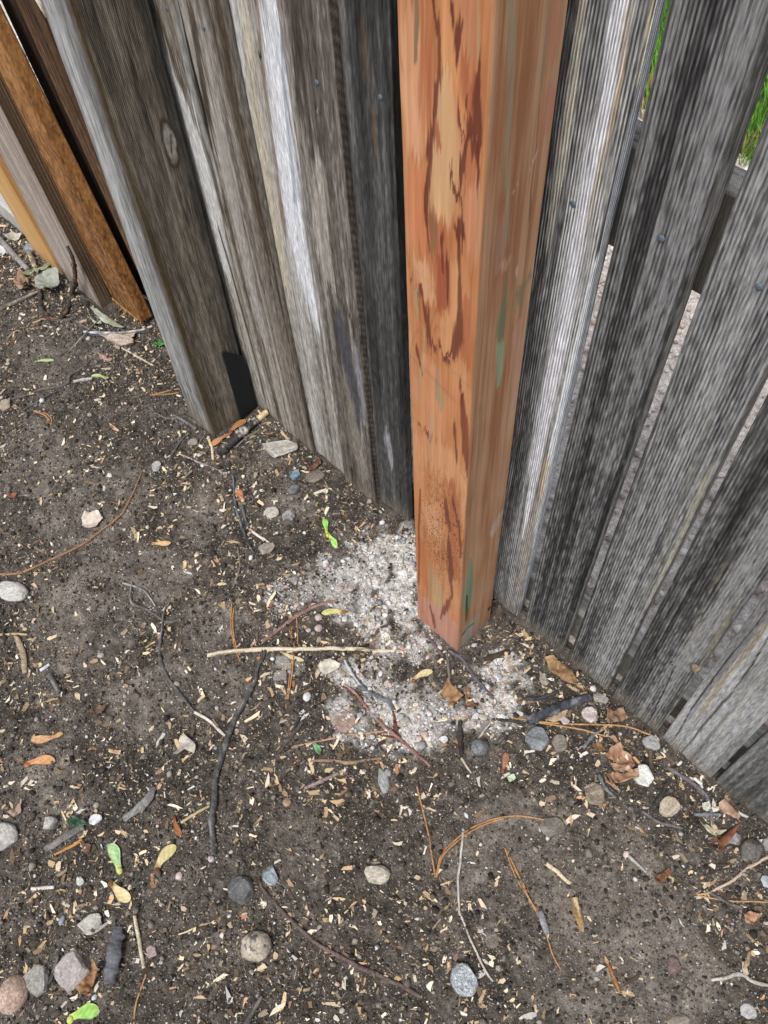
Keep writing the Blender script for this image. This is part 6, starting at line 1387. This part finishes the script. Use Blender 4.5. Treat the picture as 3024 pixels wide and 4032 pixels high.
# green weed sprouts
def weed(px, label, n=7, s=0.012, cols=('2f6a2c', '6cae5a')):
    c = G(px); e = empty('weed', (c[0], c[1], 0.001), label, 'weed', None); rg = np.random.default_rng(int(px[0]))
    for k in range(n):
        a = 6.283 * k / n + rg.uniform(-0.3, 0.3); l = s * rg.uniform(0.6, 1.1); h = s * rg.uniform(0.3, 0.8)
        t = np.linspace(0, 1, 8)[:, None]; d = np.array([math.cos(a), math.sin(a), 0]); q = np.array([-d[1], d[0], 0])
        mid = d * (t * l) + np.array([0, 0, 1.0]) * (h * np.sin(t * 2.2)); wv = (0.28 * l * np.sin(np.clip(t, 0.02, 0.98) * math.pi) ** 0.7)
        V = np.concatenate([mid - q * wv, mid + np.array([0, 0, -0.0006]), mid + q * wv])
        Fc = [(i, i + 1, 9 + i, 8 + i) for i in range(7)] + [(8 + i, 9 + i, 17 + i, 16 + i) for i in range(7)]
        o = mesh_obj('leaf', V, Fc, M_LEAF, np.tile(lerp(L(cols[0]), L(cols[1]), rg.uniform(0, 1)), (24, 1)), loc=(0, 0, 0)); o.parent = e
weed((624, 1366), 'small green weed sprout against the left face of the old post', 8, 0.016)

# ------------------------------------------------------------------ splintery fringe of the orange board, concrete block, far plank
rg = np.random.default_rng(5); PV, PF, PC = [], [], []; off = 0
for k in range(150):
    s_ = rg.uniform(0, 1); x = -0.622 + 0.121 * s_; y = -0.0315 + rg.uniform(-0.0004, 0.020) * (rg.uniform() < 0.3)
    p0 = np.array([x, y, 0.016]); l = rg.uniform(0.003, 0.012); p1 = p0 + np.array([rg.normal(0.15, 0.3) * l, rg.normal(-0.15, 0.2) * l, -l])
    V, Fc, C = tube(np.linspace(p0, p1, 4), np.linspace(0.0009, 0.0002, 4), ('a5713a', 'd9a566'), 300 + k, 5, False)
    PV.append(V); PF += [[i + off for i in f] for f in Fc]; PC.append(C); off += len(V)
fr = mesh_obj('splinter_fringe', np.concatenate(PV) - np.array(ob.location), PF, M_CHIP, np.concatenate(PC), loc=(0, 0, 0)); fr.parent = ob
def slab(name, x0, x1, y0, y1, z0, z1, label, cat, cols, seed):
    nx, ny = int((x1 - x0) / 0.006), 10
    xs = np.linspace(x0, x1, nx); prof = [(y0, z0)] + [(y0, z0 + (z1 - z0 - 0.005) * i / 6) for i in range(1, 7)] + [(y0 + 0.005, z1)] + [(y0 + 0.005 + (y1 - y0 - 0.005) * i / 30, z1) for i in range(1, 31)] + [(y1, z0)]
    prof = np.array(prof); n = len(prof); V = np.zeros((nx, n, 3)); V[..., 0] = xs[:, None]; V[..., 1] = prof[:, 0]; V[..., 2] = prof[:, 1]
    V[..., 1:] += ((fbm(V[..., 0] * 30, (V[..., 1] + V[..., 2]) * 30, seed, 4) - 0.5) * 0.006)[..., None]
    C = ramp3([L(c) for c in cols], 0.5 + 1.4 * (fbm(V[..., 0] * 12, (V[..., 1] - V[..., 2]) * 12, seed + 1, 5) - 0.5))
    C = lerp(C, L('6e6053'), (1 - sst(z0, z0 + 0.045, V[..., 2] + 0.03 * (fbm(V[..., 0] * 30, V[..., 1] * 30, seed + 2) - 0.5))) * 0.7)
    idx = np.arange(nx * n).reshape(nx, n)
    Q = np.stack([idx[:-1, :-1], idx[1:, :-1], idx[1:, 1:], idx[:-1, 1:]], -1).reshape(-1, 4)
    o = mesh_obj(name, V.reshape(-1, 3), [tuple(q) for q in Q] + [tuple(idx[0]), tuple(idx[-1][::-1])], M_STONE, C.reshape(-1, 3), smooth=False)
    reorigin(o, ((x0 + x1) / 2, (y0 + y1) / 2, 0)); return tag(o, label, cat)
slab('concrete_block', -1.5, -0.84, -0.048, 0.16, -0.02, 0.056, 'pale grey concrete block on the ground behind the honey-tan board', 'concrete block', ('8f8a84', 'b5b1ab', 'd0cdc8'), 401)
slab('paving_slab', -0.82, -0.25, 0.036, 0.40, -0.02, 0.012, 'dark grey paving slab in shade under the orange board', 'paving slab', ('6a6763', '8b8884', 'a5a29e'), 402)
